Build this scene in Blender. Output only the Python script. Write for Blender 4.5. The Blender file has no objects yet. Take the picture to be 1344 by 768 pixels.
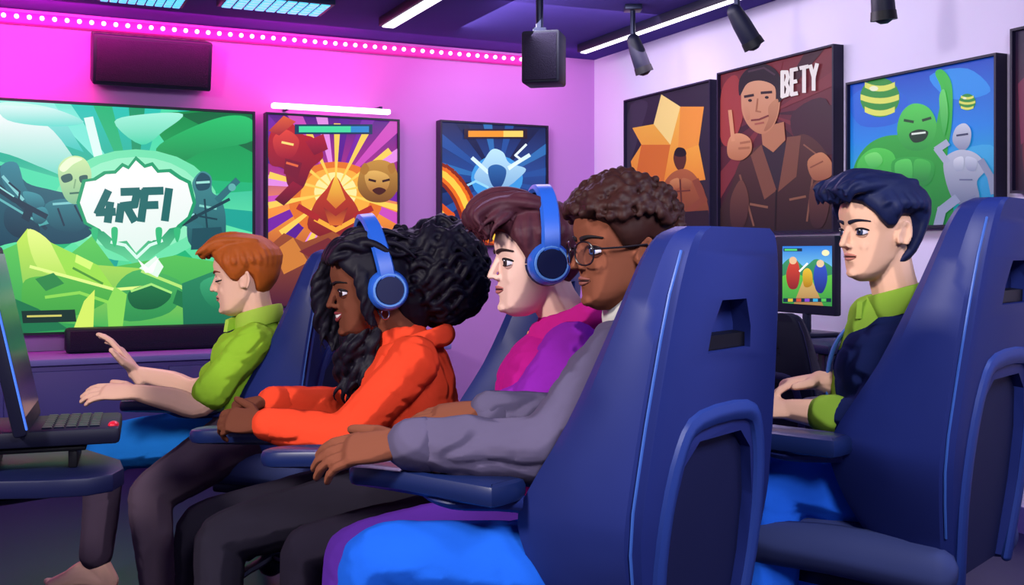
import bpy, bmesh, math, random
import numpy as np
from mathutils import Vector, Matrix, noise
random.seed(7)
S=bpy.context.scene; COL=S.collection
F=1391.0; CH=1.1; PI=math.pi
R=math.radians
def V(*a): return Vector(a)
def at(px,py,Y): return Vector(((px-672)/F*Y, Y, CH-(py-330)/F*Y))
def lin(h):
    h=h.lstrip('#'); o=[]
    for i in (0,2,4):
        c=int(h[i:i+2],16)/255; o.append(c/12.92 if c<=.04045 else ((c+.055)/1.055)**2.4)
    return tuple(o)
ORG={}
# ------------------------------------------------------------- materials
def mat(name,h,rough=.5,spec=.3,metal=0,emit=0,bump=0,bscale=60,var=.06,vscale=8,eh=None,toon=0):
    m=bpy.data.materials.new(name); m.use_nodes=True; nt=m.node_tree; b=nt.nodes['Principled BSDF']
    c=lin(h)
    b.inputs['Roughness'].default_value=rough; b.inputs['Metallic'].default_value=metal
    b.inputs['Specular IOR Level'].default_value=spec
    tc=nt.nodes.new('ShaderNodeTexCoord'); nz=nt.nodes.new('ShaderNodeTexNoise'); nz.inputs['Scale'].default_value=vscale
    nt.links.new(tc.outputs['Object'],nz.inputs['Vector'])
    mx=nt.nodes.new('ShaderNodeMix'); mx.data_type='RGBA'
    mx.inputs[6].default_value=(*[x*(1-var) for x in c],1); mx.inputs[7].default_value=(*[min(1,x*(1+var)) for x in c],1)
    nt.links.new(nz.outputs['Fac'],mx.inputs[0]); nt.links.new(mx.outputs[2],b.inputs['Base Color'])
    if emit:
        b.inputs['Emission Color'].default_value=(*lin(eh or h),1); b.inputs['Emission Strength'].default_value=emit
    if bump:
        n2=nt.nodes.new('ShaderNodeTexNoise'); n2.inputs['Scale'].default_value=bscale; n2.inputs['Detail'].default_value=3
        bp=nt.nodes.new('ShaderNodeBump'); bp.inputs['Strength'].default_value=bump; bp.inputs['Distance'].default_value=.01
        nt.links.new(tc.outputs['Object'],n2.inputs['Vector']); nt.links.new(n2.outputs['Fac'],bp.inputs['Height']); nt.links.new(bp.outputs['Normal'],b.inputs['Normal'])
    if toon:
        t=nt.nodes.new('ShaderNodeBsdfToon'); t.component='DIFFUSE'; t.inputs['Size'].default_value=.62; t.inputs['Smooth'].default_value=.04
        nt.links.new(mx.outputs[2],t.inputs['Color'])
        ms=nt.nodes.new('ShaderNodeMixShader'); ms.inputs[0].default_value=toon
        nt.links.new(b.outputs[0],ms.inputs[1]); nt.links.new(t.outputs[0],ms.inputs[2]); nt.links.new(ms.outputs[0],nt.nodes['Material Output'].inputs[0])
    return m
def vcmat(name,rough=.5,emit=0,base=1.0,spec=.3):
    m=bpy.data.materials.new(name); m.use_nodes=True; nt=m.node_tree; b=nt.nodes['Principled BSDF']
    at_=nt.nodes.new('ShaderNodeAttribute'); at_.attribute_name='Col'
    b.inputs['Roughness'].default_value=rough; b.inputs['Specular IOR Level'].default_value=spec
    mx=nt.nodes.new('ShaderNodeMix'); mx.data_type='RGBA'; mx.inputs[0].default_value=1-base
    mx.inputs[7].default_value=(0,0,0,1)
    nt.links.new(at_.outputs['Color'],mx.inputs[6]); nt.links.new(mx.outputs[2],b.inputs['Base Color'])
    if emit:
        nt.links.new(at_.outputs['Color'],b.inputs['Emission Color']); b.inputs['Emission Strength'].default_value=emit
    return m
# ------------------------------------------------------------- mesh builder
class MB:
    def __init__(s): s.v=[]; s.f=[]; s.c=[]
    def add(s,vs,fs,col=(1,1,1)):
        o=len(s.v); s.v+=[tuple(v) for v in vs]; s.f+=[tuple(i+o for i in f) for f in fs]
        s.c+= list(col) if isinstance(col,list) else [col]*len(vs)
    def bm(s,bm,col=(1,1,1),M=None):
        bm.verts.ensure_lookup_table()
        s.add([(M@v.co if M else v.co.copy()) for v in bm.verts],[[v.index for v in f.verts] for f in bm.faces],col); bm.free()
    def box(s,c,size,bev=0,seg=2,M=None,col=(1,1,1)):
        b=bmesh.new(); bmesh.ops.create_cube(b,size=1)
        for v in b.verts: v.co=Vector((v.co.x*size[0],v.co.y*size[1],v.co.z*size[2]))
        if bev: bmesh.ops.bevel(b,geom=list(b.edges),offset=bev,segments=seg,profile=.5,affect='EDGES')
        b.verts.index_update()
        T=Matrix.Translation(Vector(c))
        s.bm(b,col,(T@M) if M else T)
    def tube(s,path,rad,n=14,up=None,cap=True,col=(1,1,1),M=None):
        P=[Vector(p) for p in path]; m=len(P)
        Rr=[(r,r) if not isinstance(r,(tuple,list,np.ndarray)) else (r[0],r[1]) for r in rad]
        T=[(P[min(i+1,m-1)]-P[max(i-1,0)]).normalized() for i in range(m)]
        fixed=up is not None
        u=Vector(up) if fixed else (V(0,0,1) if abs(T[0].z)<.9 else V(0,1,0))
        rings=[]
        def ring(c,t,u,ra,rb):
            b=(u-t*u.dot(t)); 
            if b.length<1e-5: b=V(1,0,0)-t*t.x
            b.normalize(); a=t.cross(b)
            return [c+a*(ra*math.cos(2*PI*k/n))+b*(rb*math.sin(2*PI*k/n)) for k in range(n)],b
        seq=[]
        if cap:
            ra,rb=Rr[0]; r=min(ra,rb)
            for ph in (72,45,20): seq.append((P[0]-T[0]*r*math.sin(R(ph)),T[0],ra*math.cos(R(ph)),rb*math.cos(R(ph))))
        for i in range(m): seq.append((P[i],T[i],*Rr[i]))
        if cap:
            ra,rb=Rr[-1]; r=min(ra,rb)
            for ph in (20,45,72): seq.append((P[-1]+T[-1]*r*math.sin(R(ph)),T[-1],ra*math.cos(R(ph)),rb*math.cos(R(ph))))
        for c,t,ra,rb in seq:
            rg,b=ring(c,t,u,ra,rb); rings.append(rg)
            if not fixed: u=b
        vs=[v for rg in rings for v in rg]; fs=[]
        for i in range(len(rings)-1):
            for k in range(n):
                fs.append((i*n+k,i*n+(k+1)%n,(i+1)*n+(k+1)%n,(i+1)*n+k))
        fs.append(tuple(range(n-1,-1,-1))); L=(len(rings)-1)*n; fs.append(tuple(range(L,L+n)))
        if M: vs=[M@v for v in vs]
        s.add(vs,fs,col)
    def stube(s,pts,rad,k=4,**kw):
        A=np.array([[*p,*( (r,r) if not isinstance(r,(tuple,list)) else r)] for p,r in zip(pts,rad)],float)
        B=cr(A,k); s.tube([Vector(b[:3]) for b in B],[(max(b[3],1e-4),max(b[4],1e-4)) for b in B],**kw)
    def ell(s,c,r,M=None,col=(1,1,1),seg=14,ringn=9):
        vs=[];fs=[]
        for i in range(1,ringn):
            th=PI*i/ringn
            for k in range(seg):
                ph=2*PI*k/seg; vs.append(V(r[0]*math.sin(th)*math.cos(ph),r[1]*math.sin(th)*math.sin(ph),r[2]*math.cos(th)))
        for i in range(ringn-2):
            for k in range(seg): fs.append((i*seg+k,(i+1)*seg+k,(i+1)*seg+(k+1)%seg,i*seg+(k+1)%seg))
        t=len(vs); vs+=[V(0,0,r[2]),V(0,0,-r[2])]
        for k in range(seg):
            fs.append((t,k,(k+1)%seg)); b=(ringn-2)*seg; fs.append((t+1,b+(k+1)%seg,b+k))
        c=Vector(c); vs=[v+c for v in vs]
        if M: vs=[M@v for v in vs]
        s.add(vs,fs,col)
    def prism(s,prof,d0,d1,fn,col=(1,1,1),bev=0):
        n=len(prof); b=bmesh.new()
        A=[b.verts.new((p[0],p[1],d0)) for p in prof]; B=[b.verts.new((p[0],p[1],d1)) for p in prof]
        b.faces.new(A[::-1]); b.faces.new(B)
        for i in range(n): b.faces.new((A[i],A[(i+1)%n],B[(i+1)%n],B[i]))
        bmesh.ops.recalc_face_normals(b,faces=list(b.faces))
        if bev:
            es=[e for e in b.edges if abs(e.verts[0].co.z-e.verts[1].co.z)<1e-6]
            bmesh.ops.bevel(b,geom=es,offset=bev,segments=2,profile=.5,affect='EDGES')
        b.verts.index_update()
        for v in b.verts: v.co=Vector(fn(*v.co))
        s.bm(b,col)
def cr(A,k):
    A=np.asarray(A,float); n=len(A)
    if n==2: return np.array([A[0]+(A[1]-A[0])*t for t in np.linspace(0,1,k+1)])
    P=np.vstack([2*A[0]-A[1],A,2*A[-1]-A[-2]]); out=[]
    for i in range(1,n):
        p0,p1,p2,p3=P[i-1],P[i],P[i+1],P[i+2]
        for j in range(k):
            t=j/k; out.append(.5*((2*p1)+(-p0+p2)*t+(2*p0-5*p1+4*p2-p3)*t*t+(-p0+3*p1-3*p2+p3)*t**3))
    out.append(A[-1]); return np.array(out)
def crc(pts,k=5):
    A=np.array(pts,float); n=len(A); out=[]
    for i in range(n):
        p0,p1,p2,p3=A[i-1],A[i],A[(i+1)%n],A[(i+2)%n]
        for j in range(k):
            t=j/k; out.append(tuple(.5*((2*p1)+(-p0+p2)*t+(2*p0-5*p1+4*p2-p3)*t*t+(-p0+3*p1-3*p2+p3)*t**3)))
    return out
def thing(name,label,cat,loc=(0,0,0),rotz=0,group=None):
    o=bpy.data.objects.new(name,None); COL.objects.link(o); o.empty_display_size=.1
    o.location=loc; o.rotation_euler=(0,0,rotz); o['label']=label; o['category']=cat
    if group: o['group']=group
    ORG[o.name]=Vector(loc); return o
def fixn(me):
    b=bmesh.new(); b.from_mesh(me); bmesh.ops.recalc_face_normals(b,faces=list(b.faces)); b.to_mesh(me); b.free(); me.update()
def mk(name,mb,m,parent=None,voxel=None,smooth=0,wr=0,wrs=14,flat=False,local=False,sharp=35,vc=False,label=None,cut=None):
    me=bpy.data.meshes.new(name); me.from_pydata([tuple(v) for v in mb.v],[],mb.f); me.update()
    if not vc: fixn(me)
    if cut or voxel:
        t=bpy.data.objects.new('tmp',me); COL.objects.link(t); kill=[]
        if cut:
            for cb in cut:
                cm=bpy.data.meshes.new('c'); cm.from_pydata(cb.v,[],cb.f); cm.update(); fixn(cm); co=bpy.data.objects.new('c',cm); COL.objects.link(co); kill.append(co)
                md=t.modifiers.new('b','BOOLEAN'); md.object=co; md.operation='DIFFERENCE'; md.solver='EXACT'
        if voxel:
            md=t.modifiers.new('r','REMESH'); md.mode='VOXEL'; md.voxel_size=voxel; md.use_smooth_shade=True
            if smooth:
                sm=t.modifiers.new('s','SMOOTH'); sm.factor=.5; sm.iterations=smooth
        dg=bpy.context.evaluated_depsgraph_get(); me2=bpy.data.meshes.new_from_object(t.evaluated_get(dg),depsgraph=dg)
        for k in kill+[t]: bpy.data.objects.remove(k)
        me=me2; me.name=name
        if wr:
            n=len(me.vertices); co=np.zeros(n*3,np.float32); me.vertices.foreach_get('co',co); co=co.reshape(-1,3)
            nr=np.zeros(n*3,np.float32); me.vertices.foreach_get('normal',nr); nr=nr.reshape(-1,3)
            d=np.array([noise.noise(Vector(c)*wrs)-.9*max(0,.22-abs(noise.noise(Vector((c[0]*.8,c[1]*.8,c[2]*1.5))*wrs*.9+Vector((7,3,1)))))*3 for c in co])
            co=co+nr*(d*wr)[:,None]; me.vertices.foreach_set('co',co.astype(np.float32).ravel()); me.update()
    if vc:
        ca=me.color_attributes.new('Col','FLOAT_COLOR','POINT')
        ca.data.foreach_set('color',np.array([(*c,1) for c in mb.c],np.float32).ravel())
    if not local and parent is not None:
        o=ORG[parent.name]; me.transform(Matrix.Translation(-o))
    if not flat:
        me.polygons.foreach_set('use_smooth',[True]*len(me.polygons))
        if not voxel: me.set_sharp_from_angle(angle=R(sharp))
    me.materials.clear(); me.materials.append(m); me.update()
    ob=bpy.data.objects.new(name,me); COL.objects.link(ob)
    if parent is not None:
        ob.parent=parent; ORG[ob.name]=ORG[parent.name]
    if label: ob['label']=label
    return ob
TN=.7
def cloth(name,h,b=.3,bs=25,var=.12): return mat(name,h,.85,.08,bump=b,bscale=bs,var=var,toon=TN)
# ------------------------------------------------------------- materials used
M_chair=mat('chair_navy','#222e6e',.42,.45,var=.1,toon=.45); M_chair2=mat('chair_rim','#283e84',.4,.45,toon=.4); M_panel=mat('chair_panel','#0f1540',.65)
M_pipe=mat('chair_piping','#3d66b8',.4,.4)
M_seat=mat('seat_slate','#3c4676',.65,toon=.4); M_black=mat('black_plastic','#07070f',.5,.3); M_arm=mat('arm_pad','#18285a',.35,.5)
M_metal=mat('dark_metal','#22263e',.35,.5,.6); M_case=mat('device_case','#12132a',.5,.3); M_desk=mat('desk_navy','#141a42',.45,.4)
VC=vcmat('painted_parts',.5); VCS=vcmat('screen_glow',.3,emit=.95,base=.1); VCP=vcmat('lit_print',.5,emit=.36,base=.45)
# ------------------------------------------------------------- room
C0=V(.559,7.2,0); DB=V(.905,.4258,0).normalized(); NB=V(.4258,-.905,0).normalized(); DR=NB.copy(); NR=V(-.905,-.4258,0).normalized()
CEIL=2.4
def struct(name,mb,m,flat=True):
    o=mk(name,mb,m,flat=flat); o['kind']='structure'; return o
def slab(a,b,c,d,n,t):
    mb=MB(); q=[a,b,c,d]; vs=[Vector(p) for p in q]+[Vector(p)+n*t for p in q]
    mb.add(vs,[(0,1,2,3),(7,6,5,4),(0,4,5,1),(1,5,6,2),(2,6,7,3),(3,7,4,0)]); return mb
LB,LR=6.6,9.6
A0=C0; A1=C0-DB*LB; A2=C0+DR*LR; A3=A1+DR*LR
up=V(0,0,1)
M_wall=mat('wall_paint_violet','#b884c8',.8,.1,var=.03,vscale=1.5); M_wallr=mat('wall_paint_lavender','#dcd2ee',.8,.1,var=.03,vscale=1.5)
M_floor=mat('floor_indigo','#1a1742',.35,.4,var=.15,vscale=3); M_ceil=mat('ceiling_indigo','#4a3c8e',.85,.1,var=.05)
struct('floor',slab(A1,A0,A2,A3,-up,.08),M_floor); struct('ceiling',slab(A1+up*CEIL,A3+up*CEIL,A2+up*CEIL,A0+up*CEIL,up,.08),M_ceil)
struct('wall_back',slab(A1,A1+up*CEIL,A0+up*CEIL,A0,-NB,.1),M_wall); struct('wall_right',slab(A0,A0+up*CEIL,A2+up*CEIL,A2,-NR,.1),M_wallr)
M_base=mat('baseboard_violet','#5a4a94',.5)
struct('baseboard_back',slab(A1,A1+up*.1,A0+up*.1,A0,NB,.015),M_base); struct('baseboard_right',slab(A0,A0+up*.1,A2+up*.1,A2,NR,.015),M_base)
# ------------------------------------------------------------- wall art
def ray(px,py,P,n):
    d=V((px-672)/F,1,-(py-330)/F); o=V(0,0,CH); return o+d*((P-o).dot(n)/d.dot(n))
GL={'B':[[(0,0),(0,1)],[(0,0),(.7,.04),(.85,.25),(.6,.48),(0,.5)],[(.6,.5),(.95,.72),(.75,.97),(0,1)]],
'E':[[(0,0),(0,1)],[(0,0),(.8,0)],[(0,.5),(.7,.5)],[(0,1),(.8,1)]],'T':[[(-.05,0),(1.0,0)],[(.48,0),(.48,1)]],
'Y':[[(0,0),(.5,.5)],[(1,0),(.5,.5)],[(.5,.5),(.5,1)]],'F':[[(0,0),(0,1)],[(0,0),(1.0,0)],[(0,.5),(.8,.5)]],
'I':[[(.1,0),(.1,1)]],'4':[[(.42,.0),(.0,.7),(.95,.7)],[(.68,.42),(.68,1)]],'R':[[(0,0),(.9,0),(.84,.46),(.1,.5)],[(.0,.5),(0,1)],[(.38,.55),(.92,1)]]}
class Art:
    def __init__(s,plane,off,uL,uR,top,bot):
        s.n,s.u=(NB,DB) if plane=='B' else (NR,DR); s.P=C0+s.n*off; s.off=off
        s.u0=s.m(uL,330)[0]; s.u1=s.m(uR,330)[0]; s.z1=s.m(*top)[1]; s.z0=s.m(*bot)[1]; s.mb=MB(); s.L=0
    def m(s,px,py):
        q=ray(px,py,s.P,s.n); return ((q-s.P).dot(s.u),q.z)
    def p3(s,u,z,d=0): return s.P+s.u*u+V(0,0,z)+s.n*d
    def poly(s,pts,c,c2=None,g=None):
        c=lin(c); c2=lin(c2) if c2 else c
        if c2!=c and g is None:
            ys=[p[1] for p in pts]; g=((0,min(ys)),(0,max(ys)))
        uv=[]
        for p in pts:
            t=0
            if g:
                ax=(g[1][0]-g[0][0],g[1][1]-g[0][1]); t=((p[0]-g[0][0])*ax[0]+(p[1]-g[0][1])*ax[1])/(ax[0]**2+ax[1]**2+1e-9); t=min(1,max(0,t))
            u,z=s.m(*p); uv.append([u,z,*[c[i]+(c2[i]-c[i])*t for i in range(3)]])
        for i,v,sg in ((0,s.u0,1),(0,s.u1,-1),(1,s.z0,1),(1,s.z1,-1)):
            o=[]
            for k in range(len(uv)):
                A=uv[k]; B=uv[(k+1)%len(uv)]; a=(A[i]-v)*sg; b=(B[i]-v)*sg
                if a>=0: o.append(A)
                if (a>=0)!=(b>=0):
                    t=a/(a-b); o.append([A[j]+(B[j]-A[j])*t for j in range(5)])
            uv=o
            if len(uv)<3: return
        s.L+=1; s.mb.add([s.p3(q[0],q[1],s.L*.0002) for q in uv],[tuple(range(len(uv)))],[tuple(q[2:]) for q in uv])
    def blob(s,pts,c,c2=None,g=None): s.poly(crc(pts),c,c2,g)
    def disc(s,x,y,rx,ry,c,c2=None): s.poly([(x+rx*math.cos(2*PI*k/24),y+ry*math.sin(2*PI*k/24)) for k in range(24)],c,c2)
    def bg(s,stops):
        for (t0,c0),(t1,c1) in zip(stops,stops[1:]):
            za=s.z1+(s.z0-s.z1)*t0; zb=s.z1+(s.z0-s.z1)*t1
            a,b=lin(c0),lin(c1); s.mb.add([s.p3(s.u0,za),s.p3(s.u1,za),s.p3(s.u1,zb),s.p3(s.u0,zb)],[(3,2,1,0)],[a,a,b,b])
    def line(s,pts,w,c):
        for (x0,y0),(x1,y1) in zip(pts,pts[1:]):
            dx,dy=x1-x0,y1-y0; l=math.hypot(dx,dy)+1e-6; dx/=l;dy/=l; h=w/2; x0-=dx*h*.6;y0-=dy*h*.6;x1+=dx*h*.6;y1+=dy*h*.6
            s.poly([(x0-dy*h,y0+dx*h),(x1-dy*h,y1+dx*h),(x1+dy*h,y1-dx*h),(x0+dy*h,y0-dx*h)],c)
    def text(s,tx,x,y,w,h,gap,sl,lw,c,it=0):
        for ch in tx:
            for st in GL[ch]: s.line([(x+a*w+it*(1-b),y+b*h+sl*a*w) for a,b in st],lw,c)
            x+=w+gap; y+=sl*(w+gap)
    def rays(s,cx,cy,n,r,cols,w=.45,ph=0):
        for k in range(n):
            a=2*PI*k/n+ph; b=a+2*PI/n*w; s.poly([(cx,cy),(cx+r*math.cos(a),cy+r*math.sin(a)),(cx+r*math.cos(b),cy+r*math.sin(b))],cols[k%len(cols)])
    def done(s,name,label,cat,bez,m,framem,partname,group=None):
        c=s.p3((s.u0+s.u1)/2,s.z0-bez,-s.off); root=thing(name,label,cat,c,group=group)
        fr=MB(); q=[(s.u0-bez,s.z0-bez),(s.u1+bez,s.z0-bez),(s.u1+bez,s.z1+bez),(s.u0-bez,s.z1+bez)]; qi=[(s.u0,s.z0),(s.u1,s.z0),(s.u1,s.z1),(s.u0,s.z1)]
        D=.02
        vs=[s.p3(*p,-s.off+.002) for p in q]+[s.p3(*p,D) for p in q]+[s.p3(*p,D) for p in qi]+[s.p3(*p,-.004) for p in qi]
        fs=[(3,2,1,0),(12,13,14,15)]
        for i in range(4):
            j=(i+1)%4; fs+=[(i,j,j+4,i+4),(i+4,j+4,j+8,i+8),(i+8,j+8,j+12,i+12)]
        fr.add(vs,fs); mk('frame',fr,framem,root,flat=True); mk(partname,s.mb,m,root,flat=True,vc=True); return root
M_frame=mat('bezel_black','#14142a',.4,.4); M_pf=mat('poster_edge','#1a1530',.5)
# --- big television
a=Art('B',.06,-70,331,(330,150),(330,428)); a.bg([(0,'#24c8b8'),(.25,'#1ab494'),(.55,'#62ecae'),(1,'#2fae5a')])
a.rays(178,262,18,420,['#17a896','#74ecd4','#1cb878','#0f9a68','#4ae0aa'],.5,.1)
a.poly([(190,150),(331,140),(331,240),(250,235)],'#0b8c46','#0fae5c'); a.poly([(235,150),(331,140),(331,200)],'#086a3a'); a.poly([(0,130),(70,134),(110,200),(0,160)],'#9df7ea','#2cc7b7')
a.blob([(-60,150),(20,150),(70,172),(112,240),(60,222),(0,200),(-60,200)],'#e9fff8','#45d6bd'); a.poly([(110,155),(122,153),(140,225),(128,225)],'#d5fff0')
a.blob([(205,195),(250,168),(300,152),(331,158),(331,185),(270,198),(225,218)],'#25c86c','#0a8a49'); a.blob([(0,135),(60,140),(110,160),(70,166),(10,158)],'#d6fff4','#5fe0cc')
a.blob([(150,160),(190,150),(240,150),(215,172),(185,190)],'#a8f8e0','#3fd8a8')
a.disc(178,270,108,74,'#6fe8ae'); a.disc(178,268,92,62,'#94f3c4')
a.blob([(-40,250),(10,215),(35,240),(70,250),(110,262),(125,300),(90,320),(20,318),(-40,330)],'#1f6a78','#0f3f57'); a.blob([(0,222),(22,214),(36,250),(70,275),(62,288),(20,268)],'#2f8796','#14505f')
a.line([(0,245),(60,300)],5,'#123c50'); a.line([(30,300),(95,282)],6,'#49a9a8'); a.blob([(60,268),(95,262),(118,285),(100,305),(66,296)],'#2c7f8a','#134d60'); a.line([(4,232),(30,262)],4,'#7fd0d0'); a.line([(70,268),(98,266)],3,'#7fd0d0'); a.blob([(10,272),(40,282),(52,304),(24,312),(6,296)],'#174f63','#0c3348'); a.blob([(30,252),(52,256),(58,270),(40,272)],'#3f9aa4','#1f6474'); a.line([(12,240),(26,252),(24,266)],2.5,'#0c3348'); a.line([(76,274),(84,296)],2.5,'#0c3348'); a.line([(98,270),(108,290)],2.5,'#0c3348')
a.line([(-10,256),(40,286),(48,290)],3,'#5fb8b8'); a.blob([(44,276),(58,272),(64,284),(54,294),(44,290)],'#3a94a0','#16505f'); a.line([(-20,236),(18,262),(60,284)],7,'#0f3448'); a.line([(-20,233),(18,258)],2,'#8fe0dc'); a.poly([(34,270),(44,276),(38,292),(28,286)],'#0f3448')
a.blob([(76,222),(90,206),(110,208),(120,228),(114,252),(100,268),(84,258)],'#c9f0a8','#7fbf90'); a.blob([(80,232),(92,228),(95,236),(84,240)],'#2d5f58'); a.blob([(104,232),(114,230),(114,237),(106,240)],'#2d5f58'); a.line([(92,254),(106,253)],2.5,'#3b705c'); a.line([(99,236),(97,247)],2,'#7fb07e'); a.blob([(78,220),(92,207),(108,209),(96,216),(84,226)],'#e6ffd0')
a.blob([(256,262),(252,240),(264,225),(277,232),(278,252),(290,262),(296,290),(290,322),(250,322),(246,285)],'#3f8f92','#1a5660'); a.blob([(256,238),(264,227),(275,233),(274,247),(260,250)],'#1c4f5f'); a.line([(286,262),(300,248),(310,238)],9,'#2b7078'); a.line([(250,268),(238,290),(262,300)],9,'#2b7078'); a.line([(258,240),(274,239)],3,'#9be8d8'); a.line([(262,270),(283,274)],3,'#7fd4c6'); a.line([(234,296),(300,262)],4,'#12404c'); a.line([(262,284),(284,288)],2.5,'#12404c'); a.line([(268,262),(272,306)],2.5,'#12404c'); a.disc(304,246,5,5,'#5fb4ae'); a.poly([(252,300),(290,298),(294,326),(250,328)],'#174f5a'); a.line([(228,300),(256,284)],7,'#0f3844'); a.line([(228,297),(254,281)],2,'#8fe0dc')
B1=[(100,266),(108,236),(122,234),(136,225),(150,224),(160,214),(168,218),(178,205),(190,216),(200,213),(208,223),(224,222),(238,232),(250,238),(257,266),(250,286),(236,298),(222,318),(202,320),(180,340),(160,324),(140,320),(128,304),(110,294)]
a.poly(B1,'#12a06a'); a.poly([(178+(x-178)*.94,270+(y-270)*.91) for x,y in B1],'#fbfffd','#e2f9ee')
a.text('4RFI',127,253,21,37,8,-.03,10.5,'#0d6a66',5)
a.poly([(116,300),(136,304),(152,318),(166,316),(178,332),(194,316),(206,318),(222,300),(240,296),(222,322),(204,334),(182,352),(160,336),(138,326)],'#0f9a6a','#6fe3a2'); a.line([(146,318),(164,322),(179,338),(196,322),(212,316)],4,'#d9ffef')
for x,l in ((124,14),(150,18),(208,16),(232,12)): a.blob([(x-4,300),(x+4,300),(x+3,300+l),(x,306+l),(x-3,300+l)],'#2fbf7a')
a.poly([(0,330),(40,312),(90,335),(120,310),(150,350),(230,335),(290,345),(331,320),(331,432),(-70,440),(-70,340)],'#5fd05a','#2c9c56')
a.poly([(22,318),(36,300),(66,318),(128,348),(182,352),(238,372),(300,420),(180,432),(40,420),(30,372)],'#c8f25a','#45b85a'); a.blob([(36,302),(66,318),(88,362),(50,352)],'#eaff8a','#b8ea60'); a.poly([(66,318),(128,348),(150,380),(88,362)],'#9ee650'); a.blob([(30,372),(60,362),(96,364),(150,382),(112,410),(40,420)],'#59bf4d','#3fa648'); a.blob([(150,380),(182,354),(238,372),(222,410),(160,420)],'#4ab860','#2f9452')
a.line([(40,350),(92,364),(150,380),(200,376)],4,'#e4ff8e'); a.line([(60,390),(104,384),(140,396)],4,'#8fe058'); a.blob([(168,384),(196,374),(224,386),(206,404),(176,404)],'#1f7a48','#15603c'); a.line([(172,382),(198,373),(224,384)],3,'#a8f080'); a.poly([(46,366),(70,358),(84,372),(60,382)],'#2f8c4a'); a.line([(96,352),(134,372)],3,'#4f9a3a'); a.poly([(100,334),(122,345),(118,354),(98,344)],'#d9ff7a'); a.line([(186,356),(236,376),(276,404)],4,'#b8f07a'); a.poly([(232,380),(258,392),(248,408),(226,398)],'#1f7a4a')
a.poly([(182,352),(204,336),(214,350),(206,364)],'#e9fff0'); a.poly([(180,340),(194,352),(208,338),(200,358),(190,358)],'#ffffff'); a.poly([(110,395),(124,380),(122,432),(96,432)],'#d9f76a'); a.poly([(140,398),(150,376),(166,386),(160,432),(142,432)],'#8fe25c'); a.poly([(238,372),(290,352),(331,372),(331,432),(240,432)],'#2a8f62','#1a6f52'); a.blob([(262,372),(300,360),(340,376),(330,400),(280,404)],'#3fb07a','#1f7d56'); a.poly([(-70,395),(10,388),(50,405),(90,432),(-70,445)],'#1e7a4e'); a.poly([(28,408),(98,406),(100,422),(30,424)],'#16352f'); a.line([(36,415),(80,414)],2.5,'#d5d36a')
a.done('television','huge wall television showing a green battle scene with a white crest','television',.014,VCS,M_frame,'screen')
# --- second screen
a=Art('B',.06,351,521,(436,155),(436,400)); a.bg([(0,'#5a1a8c'),(.3,'#b0348f'),(.5,'#ff9a3c'),(.75,'#a8442e'),(1,'#5a1d3e')])
a.rays(440,248,20,200,['#7a25a8','#d050c0','#e890e8','#5c1d96'],.5,.05); a.disc(440,262,62,50,'#e87828'); a.disc(440,258,46,38,'#ffb240'); a.disc(440,252,28,26,'#fff1a0'); a.rays(440,252,14,90,['#ffd55a'],.22,.2)
a.blob([(352,185),(362,162),(380,160),(396,176),(412,182),(424,205),(408,222),(396,248),(378,244),(372,222),(354,215)],'#c0222a','#6a1030'); a.blob([(358,182),(374,170),(392,184),(384,206),(364,204)],'#e0483a','#a01a30'); a.poly([(352,172),(372,152),(388,160),(366,178)],'#e8603a','#9a2030'); a.poly([(400,186),(424,176),(430,196),(412,204)],'#b51f3a','#7a1030'); a.line([(370,187),(384,190)],3,'#ffe27a'); a.poly([(384,238),(398,246),(372,270),(360,262)],'#9a1a36','#5a1028'); a.poly([(374,208),(396,214),(390,236),(372,228)],'#7a1430'); a.line([(376,214),(390,218)],3,'#e86a3c')
a.blob([(470,232),(478,216),(500,210),(518,220),(522,246),(508,264),(484,264),(470,250)],'#c99440','#7a4a24'); a.blob([(478,230),(492,224),(510,232),(506,250),(486,252)],'#e8b860','#a86a30'); a.line([(484,236),(492,238)],3,'#3a1c18'); a.line([(502,238),(510,236)],3,'#3a1c18'); a.blob([(488,250),(497,246),(506,250),(497,256)],'#4a1f1a'); a.blob([(472,224),(478,214),(484,222),(478,230)],'#b07830'); a.blob([(508,218),(516,214),(518,224),(512,228)],'#b07830')
a.blob([(404,300),(412,268),(428,248),(440,232),(452,250),(468,272),(474,300),(440,316)],'#d04426','#7a1a28'); a.poly([(428,262),(440,228),(453,262),(440,274)],'#ffcf4a','#d9742a'); a.line([(414,288),(440,302),(466,288)],6,'#ffb23c'); a.line([(392,272),(416,286)],8,'#b0282a'); a.line([(466,284),(486,274)],8,'#b0282a'); a.poly([(424,272),(440,284),(456,272),(448,296),(432,296)],'#8a1f28','#e0702c')
a.poly([(345,330),(372,306),(398,318),(436,304),(470,322),(500,306),(530,330),(530,405),(345,405)],'#a0502c','#4a1a38'); a.poly([(358,330),(384,312),(404,344),(372,360)],'#d58238'); a.poly([(470,330),(500,312),(516,340),(490,352)],'#c96a2c'); a.poly([(392,330),(430,312),(462,336),(430,352)],'#7a2a30')
a.line([(390,170),(484,170)],13,'#123a5c'); a.line([(394,170),(460,170)],8,'#42e0a0'); a.line([(462,170),(481,170)],8,'#2a8ad0')
a.done('wall_screen','tall wall screen showing a red winged fighter and golden explosion beside the huge television','screen',.012,VCS,M_frame,'screen','game screens on the back wall')
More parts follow.
